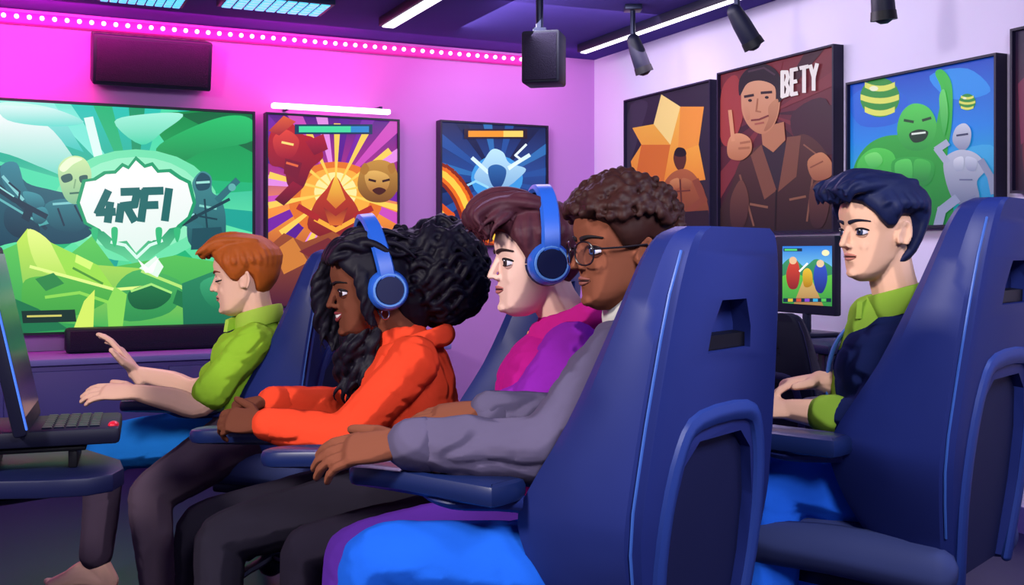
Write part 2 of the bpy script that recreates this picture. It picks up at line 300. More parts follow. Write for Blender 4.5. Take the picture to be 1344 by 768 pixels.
# --- third screen
a=Art('B',.06,579,716,(648,164),(648,322)); a.bg([(0,'#1b2458'),(.4,'#244a96'),(.7,'#1a2a62'),(1,'#3a1a34')])
a.rays(652,236,16,150,['#2452a0','#16214e','#2f70b8'],.4,.15); a.disc(652,234,34,30,'#3f9be6'); a.disc(652,232,20,18,'#a8e6ff')
a.blob([(634,212),(646,196),(660,200),(668,214),(690,222),(676,238),(664,250),(668,276),(652,262),(638,274),(642,248),(622,234)],'#bfeaff','#4a8ed0'); a.line([(620,208),(640,226)],5,'#d9f6ff'); a.line([(668,220),(694,204)],5,'#d9f6ff'); a.line([(600,250),(624,238),(640,246)],3,'#9adcff'); a.line([(660,262),(684,282),(700,268)],3,'#9adcff'); a.line([(690,190),(676,204),(684,210),(668,222)],3,'#e8fbff'); a.blob([(640,222),(652,216),(664,224),(658,244),(646,244)],'#2f6ab0','#1a3f80')
for w,c in ((26,'#8a2a1c'),(17,'#f0701e'),(8,'#ffd24a')):
    a.line([(572,224),(583,230),(592,238),(600,248),(606,258),(612,272),(618,288),(628,300),(642,310),(664,315),(690,318)],w,c)
a.line([(574,270),(590,284),(598,312)],12,'#e0561c'); a.line([(576,276),(588,290)],5,'#ffc04a'); a.poly([(650,322),(668,296),(690,306),(720,290),(720,325)],'#c0401c','#5a1a24')
a.line([(612,176),(687,176)],13,'#2a1a30'); a.line([(616,176),(660,176)],8,'#f59a2e'); a.line([(662,176),(683,176)],8,'#ffd86a')
a.done('wall_screen','dark wall screen showing blue lightning and an orange fire arc nearest the corner','screen',.012,VCS,M_frame,'screen','game screens on the back wall')
# --- posters on the right wall
a=Art('R',.045,823,934,(880,120),(880,300)); a.bg([(0,'#2b2638'),(.5,'#211c30'),(1,'#3a2634')])
a.blob([(824,150),(850,135),(838,180),(826,230),(850,262),(824,290)],'#3a3348'); a.poly([(858,163),(868,124),(893,140),(924,140),(917,190),(926,236),(896,240),(870,246),(850,268),(833,240),(828,212),(842,190),(830,168)],'#ffc24a','#e87a2a'); a.poly([(868,124),(893,140),(880,190),(858,163)],'#ffe08a'); a.poly([(893,140),(924,140),(917,190),(890,200)],'#f0963a'); a.poly([(842,190),(880,190),(870,246),(850,268),(833,240)],'#d9702a')
a.blob([(884,208),(888,196),(897,196),(901,208),(897,222),(889,222)],'#5a2a20'); a.blob([(885,203),(889,194),(898,195),(901,203),(893,206)],'#1a1018'); a.blob([(872,240),(884,226),(900,222),(914,232),(926,256),(930,305),(872,305),(864,262)],'#b0603a','#5a2622'); a.line([(874,244),(864,262),(878,276)],9,'#c9744a'); a.line([(914,238),(924,262),(906,276)],9,'#8a4430'); a.blob([(880,238),(891,234),(892,246),(882,248)],'#d08a5a','#a85e3a'); a.blob([(896,234),(908,238),(906,248),(896,246)],'#b87048','#8a4a30'); a.line([(893,236),(895,268)],2,'#5a2a24'); a.line([(880,252),(906,250)],2,'#6a3028'); a.poly([(868,280),(930,276),(934,306),(866,306)],'#2a1a28')
a.done('wall_poster','dark poster with a jagged orange star and bare-chested figure nearest the corner','poster',.01,VCP,M_pf,'print','posters on the right wall')
a=Art('R',.045,946,1096,(1020,80),(1020,303)); a.bg([(0,'#7a2a34'),(.4,'#5a2030'),(1,'#2a1626')])
a.rays(1010,150,14,220,['#7a2c36','#3a1626'],.4,.3); a.blob([(948,118),(968,100),(976,150),(960,190),(946,180)],'#a03a3a'); a.blob([(1040,150),(1085,130),(1096,200),(1050,190)],'#3a1a2a')
a.blob([(950,303),(962,240),(976,206),(1000,190),(1030,188),(1056,176),(1082,196),(1094,230),(1097,305)],'#54302e','#261820'); a.poly([(1002,186),(1028,178),(1040,210),(1020,250),(1000,222)],'#2e2230'); a.poly([(1000,190),(986,204),(1004,262),(1020,250)],'#7a4a3c'); a.poly([(1034,180),(1052,178),(1046,232),(1022,252)],'#7a4a3c'); a.line([(1020,250),(1018,303)],2.5,'#1a1018'); a.line([(972,230),(990,296)],2.5,'#7f5244'); a.line([(1070,215),(1060,290)],2.5,'#7f5244'); a.line([(986,268),(1008,272)],3,'#8a5a48'); a.line([(1056,190),(1072,202),(1084,226)],2,'#8a5a48'); a.line([(1038,262),(1058,258)],3,'#8a5a48'); a.blob([(960,262),(974,236),(984,262),(978,296),(962,298)],'#6e4238','#3a2028'); a.blob([(1064,250),(1080,236),(1090,262),(1082,296),(1066,294)],'#6a3e36','#38202a')
a.poly([(1000,168),(1030,160),(1032,184),(1016,200),(1002,190)],'#b87858'); a.blob([(974,128),(976,104),(994,90),(1014,94),(1024,116),(1024,144),(1016,166),(1002,176),(986,168),(976,150)],'#e0a684','#c2805e'); a.blob([(972,126),(972,104),(986,88),(1006,84),(1024,98),(1028,128),(1020,134),(1018,114),(1000,106),(982,110)],'#1e1420'); a.blob([(1010,140),(1022,130),(1022,148),(1014,166),(1004,172),(1010,156)],'#c48866','#a86a4c'); a.blob([(978,138),(984,142),(986,154),(982,158),(978,148)],'#cf9270','#bf8060'); a.line([(984,94),(1004,89),(1018,98)],2.5,'#4a3444')
a.line([(979,127),(990,125)],3.4,'#2a1820'); a.line([(1001,122),(1014,121)],3.4,'#2a1820'); a.disc(986,132,2.6,1.9,'#1a1018'); a.disc(1008,128,2.6,1.9,'#1a1018'); a.line([(996,130),(994,146),(1000,147)],2,'#a86a4c'); a.line([(988,158),(998,157),(1010,152)],2.4,'#7a3430'); a.line([(993,163),(1004,161)],2.4,'#a85a4c')
a.blob([(956,196),(960,180),(972,175),(986,182),(988,198),(976,210),(960,208)],'#d9976f','#b5704e'); a.line([(964,184),(962,164),(960,146)],5,'#d9976f'); a.line([(974,188),(986,186)],3,'#a8684a'); a.line([(972,195),(985,194)],3,'#a8684a'); a.blob([(1062,212),(1080,200),(1094,214),(1092,232),(1070,236)],'#c9855f','#9a5a44'); a.line([(1066,220),(1082,212)],2,'#8a4e3a')
a.text('BETY',1029,95,8.5,32,4,-.22,5,'#f2ece8')
a.done('wall_poster','red-brown poster of a dark-haired man in a leather jacket under the word BETY','poster',.01,VCP,M_pf,'print','posters on the right wall')
a=Art('R',.045,1116,1309,(1210,93),(1210,296)); a.bg([(0,'#0f4fd0'),(.4,'#1c8cf0'),(.8,'#2bc0d8'),(1,'#1d8a8a')])
a.blob([(1116,130),(1150,112),(1190,128),(1180,160),(1130,165)],'#1e6ae0'); a.blob([(1220,100),(1270,90),(1300,120),(1250,130)],'#2a9af8'); a.blob([(1240,210),(1300,190),(1316,230),(1300,270),(1250,260)],'#3fb4f0','#2090c8')
def ball(x,y,r):
    a.disc(x,y,r,r,'#2f9a3c'); 
    for k in (-.62,0,.62):
        h=r*.17; N=9; w0=r*math.sqrt(max(0,1-(k)**2))*.97
        xs=[-w0+2*w0*i/(N-1) for i in range(N)]; sag=lambda q:(1-(q/w0)**2)*r*.2
        a.poly([(x+q,y+k*r-h+sag(q)) for q in xs]+[(x+q,y+k*r+h*.7+sag(q)) for q in xs[::-1]],'#e9f06a')
    a.disc(x-r*.3,y-r*.45,r*.22,r*.13,'#fbffd8')
ball(1155,128,26); ball(1270,134,11)
a.blob([(1122,262),(1120,225),(1134,196),(1158,180),(1190,178),(1220,190),(1232,150),(1236,118),(1228,96),(1238,92),(1250,112),(1250,160),(1244,205),(1250,250),(1240,300),(1130,300)],'#3fd04a','#157a3c')
a.blob([(1178,172),(1184,148),(1200,136),(1220,142),(1230,164),(1222,190),(1204,198),(1186,192)],'#58e05a','#2aa345'); a.line([(1188,158),(1199,160)],3.5,'#0f4a28'); a.line([(1212,158),(1222,155)],3.5,'#0f4a28'); a.blob([(1194,176),(1206,170),(1219,173),(1214,184),(1200,187)],'#0d3a26'); a.line([(1198,176),(1215,174)],2.5,'#f0fff0')
a.blob([(1126,215),(1146,195),(1172,200),(1176,224),(1156,246),(1132,246)],'#55dc58','#259a44'); a.blob([(1172,212),(1200,206),(1226,214),(1222,240),(1196,248),(1176,240)],'#34b64a','#1d8a40'); a.blob([(1176,214),(1196,210),(1197,236),(1180,238)],'#5fe066','#2a9a48'); a.blob([(1202,210),(1222,214),(1218,236),(1202,236)],'#4ccc58','#238c44')
for i in range(3):
    y=250+i*14; a.blob([(1182,y),(1196,y-2),(1196,y+9),(1184,y+10)],'#3cb850','#22883e'); a.blob([(1201,y-2),(1216,y),(1213,y+9),(1201,y+9)],'#32a848','#1c7a38')
a.blob([(1136,206),(1152,200),(1160,212),(1146,222)],'#7ff07a','#3cbc54'); a.blob([(1234,130),(1241,118),(1246,150),(1240,178)],'#6fe870','#38b450'); a.line([(1128,236),(1150,240),(1166,232)],2,'#157038')
a.blob([(1118,240),(1140,236),(1158,258),(1140,280),(1118,276)],'#2cb048','#137038')
a.blob([(1252,186),(1256,168),(1268,162),(1276,172),(1274,190),(1264,198)],'#d5dcec','#8a93b4'); a.blob([(1240,212),(1256,198),(1274,198),(1288,206),(1296,222),(1284,238),(1286,262),(1260,268),(1246,248)],'#c4cce0','#6f7a9c'); a.line([(1244,212),(1232,196),(1244,188)],9,'#b0b9d2'); a.line([(1290,212),(1302,232),(1306,252)],9,'#8f99b8'); a.line([(1256,262),(1238,276),(1232,300)],12,'#98a2c2'); a.line([(1278,262),(1288,282),(1284,304)],12,'#7883a8'); a.line([(1258,178),(1272,176)],2.5,'#3a4468'); a.blob([(1254,210),(1266,206),(1266,222),(1256,224)],'#e4eaf6','#a0aac6'); a.blob([(1270,206),(1284,210),(1282,224),(1271,222)],'#d4dcee','#929cbc'); a.line([(1262,236),(1278,236)],2,'#6a7498')
a.done('wall_poster','bright blue poster with a green monster, striped balls and a silver figure','poster',.01,VCP,M_pf,'print','posters on the right wall')
a=Art('R',.045,1333,1460,(1340,40),(1340,250)); a.bg([(0,'#2a2040'),(.5,'#4a2038'),(1,'#2a1a30')]); a.blob([(1350,120),(1400,80),(1440,140),(1430,240),(1350,250)],'#8a3040','#4a1a30'); a.poly([(1336,110),(1356,90),(1364,170),(1340,190)],'#7a2a4a')
a.done('wall_poster','dark maroon poster cut off by the right edge of the picture','poster',.01,VCP,M_pf,'print','posters on the right wall')
# ------------------------------------------------------------- ceiling and wall fittings
M_glow=mat('white_tube','#f4f2ff',.3,emit=2.2); M_pinkglow=mat('pink_bulb','#ffc4e8',.3,emit=3.0); M_cy=mat('cyan_panel','#58c8ff',.3,emit=1.2); M_rail=mat('pink_rail','#b02a90',.5,emit=.4,eh='#ff2aa8')
root=thing('led_strip','string of small pink-white LEDs along the top of the magenta wall','light strip',C0-DB*3+NB*.05+up*2.3)
mb=MB(); cpt=C0-DB*3.2+NB*.03+up*2.345; Mr=Matrix.Rotation(math.atan2(DB.y,DB.x),4,'Z')
mb.box(cpt,(5.4,.05,.06),.008,M=Mr); mk('rail',mb,M_rail,root)
bulb=None
for k in range(80):
    p=C0-DB*(.58+k*.062)+NB*.062+up*2.35
    if bulb is None:
        b=MB(); b.ell((0,0,0),(.013,.013,.013),seg=8,ringn=6); bulb=mk('bulb',b,M_pinkglow,root,local=True); bulb.location=p-ORG[root.name]
    else:
        c=bulb.copy(); COL.objects.link(c); c.parent=root; c.location=p-ORG[root.name]
def linear(name,label,p0,L,w,m,grp=None,d=DR):
    r=thing(name,label,'ceiling light',p0+d*L/2+up*(CEIL-p0.z)-up*.05,group=grp); Mz=Matrix.Rotation(math.atan2(d.y,d.x),4,'Z'); c=p0+d*L/2; c.z=CEIL-.025
    b=MB(); b.box(c,(L,w+.03,.05),.006,M=Mz); mk('housing',b,M_case,r); b=MB(); b.box(c-up*.022,(L-.03,w,.02),.005,M=Mz); mk('diffuser',b,m,r)
linear('linear_light','long white tube light on the ceiling running alongside the poster wall',at(764,59,1.3*F/271)*1.0,3.6,.045,M_glow,'white tube lights')
linear('linear_light','short white tube light on the ceiling above the tall fighter screen',at(508,24,1.3*F/306),2.2,.07,M_glow,'white tube lights')
def panel(label,px,py,L,W):
    Y=1.3*F/(330-py); c=at(px,py,Y); c.z=CEIL-.015; r=thing('ceiling_panel',label,'ceiling light',c,group='blue ceiling panels'); b=MB(); Mz=Matrix.Rotation(math.atan2(DB.y,DB.x),4,'Z')
    b.box(c,(L,W,.03),.004,M=Mz); mk('frame',b,M_desk,r)
    b=MB()
    for i in range(9):
        for j in range(5):
            b.box(c+Mz@V((i-4)*L/9.6,(j-2)*W/5.4,-.016),(L/12,W/7,.01),.002,seg=1,M=Mz)
    mk('light_grid',b,M_cy,r)
panel('cyan glowing grid panel on the ceiling, right of the pair',362,0,.55,.3); panel('cyan glowing grid panel cut off at the top left, left of the pair',188,-10,.42,.3)
r=thing('wall_speaker','wide black speaker box fixed high on the magenta wall above the television','speaker',ray(200,112,C0,NB))
cc=ray(199,81,C0+NB*.12,NB); Mt=Mr@Matrix.Rotation(R(14),4,'X')
M_gr=mat('speaker_grille','#1e1630',.8,bump=.5,bscale=220)
b=MB(); b.box(cc,(.62,.2,.27),.012,M=Mt); mk('cabinet',b,M_case,r); b=MB(); b.box(cc+Mt@V(0,-.102,0),(.58,.012,.23),.004,M=Mt); mk('grille',b,M_gr,r)
b=MB(); b.box(ray(199,81,C0+NB*.03,NB),(.2,.1,.12),.006,M=Mr); mk('bracket',b,M_metal,r)
Yh=4.8; pc=at(714,78,Yh); r=thing('hanging_speaker','black box speaker hanging from the ceiling on a short pole near the corner','speaker',(pc.x,pc.y,pc.z-.12)); Mh=Matrix.Rotation(R(-14),4,'Z')
b=MB(); b.box(pc,(.175,.16,.235),.012,M=Mh); mk('cabinet',b,M_case,r)
b=MB(); b.box(pc+Mh@V(0,-.083,0),(.15,.01,.21),.004,M=Mh); mk('grille',b,M_gr,r)
b=MB(); b.tube([pc+V(-.02,0,.11),pc+V(-.02,0,CEIL-pc.z)],[.017,.017],n=10); b.box(pc+V(-.02,0,.125),(.06,.06,.03),.005); mk('pole',b,M_metal,r); b=MB(); b.box((pc.x-.02,pc.y,CEIL-.09),(.1,.1,.03),.006); b.box((pc.x-.02,pc.y,CEIL-.01),(.14,.14,.02),.004); mk('ceiling_plate',b,M_metal,r)
def spot(label,px,py,Y,tilt):
    c=at(px,py,Y); r=thing('spotlight',label,'spotlight',c,group='black spotlights by the poster wall'); d=V(math.sin(tilt),.1,-math.cos(tilt)).normalized()
    b=MB(); b.tube([c-d*.08,c-d*.02,c+d*.07],[.035,.042,.045],n=18); mk('lamp_head',b,M_case,r)
    b=MB(); b.tube([c+d*.065,c+d*.10],[.047,.05],n=18,cap=False); mk('hood',b,M_black,r)
    b=MB(); b.tube([c-d*.06,V(c.x-.03,c.y,c.z+.12),V(c.x-.03,c.y,CEIL-.005)],[.014,.014,.014],n=8); b.box((c.x-.03,c.y,CEIL-.015),(.09,.09,.03),.005); mk('arm',b,M_metal,r)
spot('black spotlight above the jagged orange star poster',838,72,5.6,.35); spot('black spotlight above the leather jacket man poster',976,36,4.75,.55); spot('black spotlight cut by the top edge above the blue poster',1158,-8,4.05,.1)
r=thing('picture_light','slim white light bar fixed above the tall fighter screen','light',ray(436,146,C0,NB)); b=MB(); b.box(ray(436,143,C0+NB*.1,NB),(.72,.05,.03),.008,M=Mr); mk('tube',b,M_glow,r)
for px in (375,497):
    b=MB(); b.box(ray(px,143,C0+NB*.045,NB),(.02,.09,.02),.003,M=Mr); mk('bracket',b,M_metal,r)
M_con=mat('console_lilac','#8378bd',.5); M_con2=mat('console_door','#51478c',.5)
r=thing('media_console','long low lilac console against the wall under the huge television','console',C0-DB*4.1+NB*.26)
cb=C0-DB*3.6+NB*.27; b=MB(); b.box(cb+up*.28,(4.6,.44,.5),.01,M=Mr); mk('body',b,M_con2,r); b=MB(); b.box(cb+up*.545,(4.7,.5,.035),.008,M=Mr); mk('top',b,M_con,r)
for k in range(6):
    b=MB(); b.box(cb+Mr@V((k-2.5)*.75,-.225,.29),(.72,.02,.42),.006,M=Mr); d=mk('door',b,M_con2,r); b=MB(); b.box(cb+Mr@V((k-2.5)*.75+.28,-.243,.4),(.012,.02,.12),.003,M=Mr); mk('handle',b,M_metal,d)
sbp=ray(215,458,C0+NB*.22,NB); b=MB(); r=thing('soundbar','long black soundbar standing on the lilac console under the television','soundbar',(sbp.x,sbp.y,.5625)); b.box((sbp.x,sbp.y,.63),(1.0,.12,.13),.02,M=Mr); mk('body',b,M_case,r); b=MB(); b.box(V(sbp.x,sbp.y,.63)+NB*.061,(.95,.008,.1),.003,M=Mr); mk('grille',b,M_gr,r)
# ------------------------------------------------------------- gaming chair
def chair_xr(z): return -.235-.11*(z-.45)
def make_chair():
    root=thing('gaming_chair','x','chair',(0,0,0),group='navy gaming chairs')
    lev=np.array([[.40,.30,.13],[.47,.36,.175],[.56,.425,.225],[.64,.47,.248],[.70,.475,.232],[.82,.452,.172],[.95,.415,.128],[1.03,.385,.106],[1.09,.35,.092],[1.125,.31,.080],[1.14,.25,.065]])
    L=cr(lev,3); mb=MB(); rings=[]
    for z,W,d in L:
        h=W/2; x=chair_xr(z); fl=h*.84; inn=max(h*.45,h-.10); ci=min(.075,d*.75)
        half=[(x,fl),(x+.006,fl+.5*(h-fl)),(x+.026,h-.002),(x+d*.45,h+.004),(x+d*.85,h-.004),(x+d,h-.018),(x+d-.006,h-.036),(x+ci+.01,inn),(x+ci,inn*.6)]
        pts=[(p[0],-p[1]) for p in half][::-1]+half
        rings.append([V(p[0],p[1],z) for p in pts])
    n=len(rings[0]); vs=[v for rg in rings for v in rg]; fs=[]
    for i in range(len(rings)-1):
        for k in range(n): fs.append((i*n+k,i*n+(k+1)%n,(i+1)*n+(k+1)%n,(i+1)*n+k))
    fs.append(tuple(range(n-1,-1,-1))); t=(len(rings)-1)*n; fs.append(tuple(range(t,t+n))); mb.add(vs,fs)
    nx=V(-1,0,-.11).normalized()
    def rear(u,v,d): return V(chair_xr(v),u,v)+nx*d
    slot=[(-.075,.935),(.075,.935),(.069,.972),(.043,1.02),(-.043,1.02),(-.069,.972)]
    arch=[(-.118,.395),(-.142,.56),(-.140,.67),(-.115,.755),(-.072,.79),(.072,.79),(.115,.755),(.140,.67),(.142,.56),(.118,.395)]
    c1=MB(); c1.prism(slot,-.034,.03,rear); c2=MB(); c2.prism(arch,-.026,.04,rear)
    mk('backrest',mb,M_chair,root,local=True,cut=[c1,c2],sharp=24)
    b=MB(); b.prism([(-.074,.936),(.074,.936),(.0685,.960),(-.0685,.960)],-.0335,-.010,rear)
    mk('headrest_slot',b,M_black,root,local=True)
    b=MB(); b.prism([(p[0]*.985,.40+(p[1]-.40)*.99) for p in arch],-.0255,-.018,rear); mk('back_panel',b,M_panel,root,local=True)
    b=MB(); out=[(-.132,.395),(-.162,.56),(-.160,.685),(-.133,.785),(-.082,.825),(.082,.825),(.133,.785),(.160,.685),(.162,.56),(.132,.395)]
    pp=cr(np.array(out),3); b.tube([rear(p[0],p[1],.0) for p in pp],[(.018,.010)]*len(pp),n=10,up=nx); mk('panel_rim',b,M_chair2,root,local=True)
    for sgn in (-1,1):
        b=MB(); q=[]
        for z in np.linspace(.5,1.1,10):
            W=np.interp(z,lev[:,0],lev[:,1]); h=W/2; q.append(V(chair_xr(z)+.016,sgn*(h-.004),z))
        b.tube(q,[.0026]*10,n=6); mk('piping',b,M_pipe,root,local=True)
    b=MB(); b.box((.02,0,.425),(.42,.36,.11),.04,3); b.box((.16,0,.415),(.13,.40,.10),.04,3); mk('seat',b,M_seat,root,local=True)
    for s in (-1,1):
        b=MB(); b.stube([(-.2,s*.17,.43),(-.02,s*.195,.440),(.13,s*.20,.43),(.2,s*.18,.415)],[(.04,.05),(.045,.05),(.04,.045),(.03,.04)],up=(0,0,1)); mk('seat_bolster',b,M_seat,root,local=True)
    b=MB(); b.box((.0,0,.355),(.3,.26,.04),.01); b.box((.0,0,.335),(.16,.12,.05),.01); mk('seat_plate',b,M_metal,root,local=True)
    for s in (-1,1):
        b=MB(); y=s*.252; prof=[(-.19,-.036),(-.15,-.046),(.1,-.046),(.16,-.036),(.18,0),(.16,.036),(.1,.046),(-.15,.046),(-.19,.036)]
        b.prism(crc(prof,3),.652,.69,lambda u,v,d:V(.17+u,y+v,d-(.012*max(0,(u-.05)/.13))),bev=.012)
        arm=mk('armrest',b,M_arm,root,local=True)
        b=MB(); b.stube([(.17,y,.650),(.10,y,.643),(.0,y-s*.038,.645),(-.14,y-s*.055,.64)],[(.02,.008),(.032,.015),(.014,.016),(.012,.014)],up=(0,0,1),n=12); mk('armrest_bracket',b,M_chair,arm,local=True)
    b=MB(); b.tube([V(0,0,.12),V(0,0,.24)],[.032,.032],n=16,cap=False); b.tube([V(0,0,.2),V(0,0,.34)],[.02,.02],n=16,cap=False); mk('gas_column',b,M_metal,root,local=True)
    b=MB(); b.tube([V(0,0,.085),V(0,0,.135)],[.05,.04],n=16); mk('base_hub',b,M_metal,root,local=True)
    for k in range(5):
        an=2*PI*k/5+.3; d=V(math.cos(an),math.sin(an),0); b=MB(); b.tube([d*.03+up*.105,d*.16+up*.098,d*.29+up*.078],[(.03,.018),(.024,.015),(.017,.012)],n=10,up=(0,0,1)); mk('base_spoke',b,M_metal,root,local=True)
        b=MB(); sd=V(-d.y,d.x,0)
        for q in (-1,1): b.tube([d*.29+sd*q*.008+up*.029,d*.29+sd*q*.024+up*.029],[.028,.028],n=14,cap=False)
        b.tube([d*.29+up*.03,d*.29+up*.075],[.008,.008],n=8); mk('caster',b,M_black,root,local=True)
    return root
chair0=make_chair(); used=[False]
def copy_tree(o,parent):
    c=o.copy(); COL.objects.link(c); c.parent=parent
    for ch in o.children: copy_tree(ch,c)
    return c
CH0=list(chair0.children)
def place_chair(x,y,a,label,sc=(1,1,1),ax=(0,0),az=0,asx=1):
    if not used[0]: r=chair0; used[0]=True; kids=list(r.children)
    else:
        r=chair0.copy(); COL.objects.link(r); kids=[copy_tree(ch,r) for ch in CH0]
    r.location=(x,y,0); r.rotation_euler=(0,0,PI-R(a)); r.scale=sc; r['label']=label
    i=0
    for k in kids:
        if k.name.startswith('armrest'):
            k.location=(ax[i],0,az); k.scale=(asx,1,1) if i==1 else (1,1,1); i+=1
    return r
# ------------------------------------------------------------- people
HT=np.array([[-.118,.050,.018,.012],[-.110,.068,-.002,.028],[-.095,.077,-.020,.040],[-.08,.077,-.034,.048],[-.065,.077,-.050,.054],[-.05,.078,-.062,.058],[-.035,.077,-.074,.062],[-.015,.076,-.088,.067],[0,.075,-.095,.070],[.02,.082,-.101,.073],[.045,.085,-.104,.075],[.07,.078,-.100,.071],[.09,.062,-.085,.060],[.105,.042,-.062,.044],[.115,.02,-.035,.024],[.1195,.0,-.012,.007]])
PE=2.25
def hz(z):
    f,b,w=[np.interp(z,HT[:,0],HT[:,i]) for i in (1,2,3)]; return f,b,w
def hsurf(y,z):
    f,b,w=hz(z); x0=(f+b)/2; return x0+(f-b)/2*max(0,1-min(1,abs(y)/w)**PE)**(1/PE)
def hpt(th,z,off=0):
    f,b,w=hz(z); x0=(f+b)/2; rx=(f-b)/2; c,s=math.cos(th),math.sin(th)
    x=x0+rx*math.copysign(abs(c)**(2/PE),c); y=w*math.copysign(abs(s)**(2/PE),s); p=V(x,y,z)
    if off:
        ce=V(-.012,0,.02) if z>.02 else V(-.012,0,z); d=p-ce; p=ce+d*(1+off/max(d.length,1e-4))
    return p
def head(mb,H):
    n=36; zs=np.concatenate([np.linspace(-.118,.09,40),np.linspace(.095,.1195,10)]); rings=[[hpt(2*PI*k/n,z) for k in range(n)] for z in zs]
    vs=[H@v for rg in rings for v in rg]; fs=[]
    for i in range(len(rings)-1):
        for k in range(n): fs.append((i*n+k,i*n+(k+1)%n,(i+1)*n+(k+1)%n,(i+1)*n+k))
    fs.append(tuple(range(n-1,-1,-1))); t=(len(rings)-1)*n; fs.append(tuple(range(t,t+n))); mb.add(vs,fs)
    mb.stube([(.072,0,.022),(.081,0,.002),(.0895,0,-.016),(.0965,0,-.029)],[(.007,.008),(.0075,.009),(.0085,.010),(.0085,.0075)],M=H,n=12,k=3)
    for s in (-1,1):
        mb.ell((.082,s*.010,-.0325),(.009,.006,.0062),M=H,seg=10,ringn=7)
        e=Matrix.Translation(V(-.018,s*.072,-.008))@Matrix.Rotation(s*R(-18),4,'Z')@Matrix.Rotation(R(-10),4,'Y')
        mb.ell((0,0,0),(.017,.0065,.029),M=H@e,seg=12,ringn=8)
        pp=[V(.013*math.cos(t)-.004+(.004 if t<0 else 0),s*.007,.027*math.sin(t)) for t in np.linspace(R(-60),R(235),14)]
        mb.tube(pp,[.0048]*14,n=8,M=H@e)
        mb.ell((.058,s*.03,-.034),(.014,.016,.018),M=H,seg=10,ringn=7)
    mb.ell((.071,0,-.097),(.013,.019,.012),M=H,seg=10,ringn=7)
    mb.stube([(hsurf(.018,-.053)-.004,-.018,-.052),(.077,0,-.051),(hsurf(.018,-.053)-.004,.018,-.052)],[.004,.007,.004],M=H,n=10)
    mb.stube([(hsurf(.016,-.064)-.004,-.016,-.063),(.076,0,-.065),(hsurf(.016,-.064)-.004,.016,-.063)],[.004,.0073,.004],M=H,n=10)
def eye(H,sy,root,iris,skin,gz,openu=29,openl=-26,lash=.0028,closed=False):
    mb=MB(); r=.0155; c=V(hsurf(.031,.0)-r+.0062,sy*.031,.0); OUT=sy*22
    g=Matrix.Rotation(R(gz),3,'Z'); n=20; cols=[]; vs=[];fs=[]
    phs=[0,7,14,15,24,35,36,50,70,90,115]
    colr=lambda p:(lin('#08060c') if p<15 else (lin(iris) if p<36 else lin('#ece6ee')))
    for p in phs:
        for k in range(n):
            t=2*PI*k/n; q=V(math.cos(R(p)),math.sin(R(p))*math.cos(t),math.sin(R(p))*math.sin(t)); vs.append(H@(c+(g@q)*r)); cols.append(colr(p))
    for i in range(len(phs)-1):
        for k in range(n): fs.append((i*n+k,i*n+(k+1)%n,(i+1)*n+(k+1)%n,(i+1)*n+k))
    mb.add(vs,fs,cols)
    hl=c+(g@V(math.cos(R(20)),sy*.1,math.sin(R(20))))*r; mb.ell(hl,(.0022,.0022,.0022),M=H,col=(1,1,1),seg=8,ringn=6)
    if closed: openu=-14; openl=-16
    Zr=Matrix.Rotation(R(OUT),3,'Z')
    def sp_(az,e,rr): return c+(Zr@V(math.cos(e)*math.cos(az),math.cos(e)*math.sin(az),math.sin(e)))*rr
    def lid(e0,e1):
        vs=[];fs=[]; m=14; kk=6; rr=r*1.08
        for i in range(kk+1):
            el=R(e0+(e1-e0)*i/kk)
            for j in range(m+1):
                az=R(-95+190*j/m); bow=math.cos(az*.9); e=el if i else R(e0)*max(0,bow)
                vs.append(H@sp_(az,e,rr))
        for i in range(kk):
            for j in range(m): fs.append((i*(m+1)+j,i*(m+1)+j+1,(i+1)*(m+1)+j+1,(i+1)*(m+1)+j))
        mb.add(vs,fs,lin(skin))
    lid(openu,86); lid(openl,-86)
    pp=[];rr=[]
    for j in range(13):
        az=R(-80+160*j/12); e=R(openu)*max(0,math.cos(az*.9)); pp.append(sp_(az,e,r*1.1)); rr.append(lash*(.35+.65*math.cos(az*.8)))
    mb.tube(pp,rr,n=8,M=H,col=lin('#120a10'))
    pp=[]
    for j in range(9):
        az=R(-60+120*j/8); e=R(openl)*max(0,math.cos(az*.9)); pp.append(sp_(az,e,r*1.09))
    mb.tube(pp,[.0009]*9,n=6,M=H,col=lin('#2a1214'))
    return mk('eye',mb,VC,root,vc=True,sharp=80)
def brow(H,sy,root,m,lift=0,th=.0042):
    mb=MB(); pts=[];rad=[]
    for t in np.linspace(0,1,9):
        y=.011+.044*t; z=.023+.007*math.sin(t*PI*.75)-.004*t+lift*(1-t); pts.append(V(hsurf(y,z)+.0015,sy*y,z)); rad.append((th*.55,th*(1-.65*t)))
    mb.tube(pts,rad,n=8,up=(0,0,1),M=H); return mk('eyebrow',mb,m,root)
def mouth(H,root,lipc,smile=.004,teeth=False):
    mb=MB(); n=11; W_=.0205 if not teeth else .024
    def row(dz,off,hw,curve): return [V(hsurf(y*hw,-.057+dz)+off-.005*abs(y)**2,y*hw,-.057+dz+curve*y*y) for y in np.linspace(-1,1,n)]
    tp=[1-.8*abs(y)**1.5 for y in np.linspace(-1,1,n)]
    g=.0035 if teeth else 0
    mb.tube(row(.0042+g,.0046,W_,smile-.003-g),[.0036*t+.0005 for t in tp],n=8,M=H,col=lin(lipc)); mb.tube(row(-.0056-g,.0046,W_*.92,smile+.003+g),[.0044*t+.0005 for t in tp],n=8,M=H,col=lin(lipc))
    if teeth: mb.tube(row(0,.0050,.021,smile),[(.001,.0042*t+.0004) for t in tp],n=8,M=H,up=(0,0,1),col=lin('#f7f3ee'))
    else: mb.tube(row(-.0008,.0080,W_*1.05,smile),[.0010]*n,n=6,M=H,col=lin('#2a0e12'))
    return mk('lips',mb,VC,root,vc=True,sharp=80)
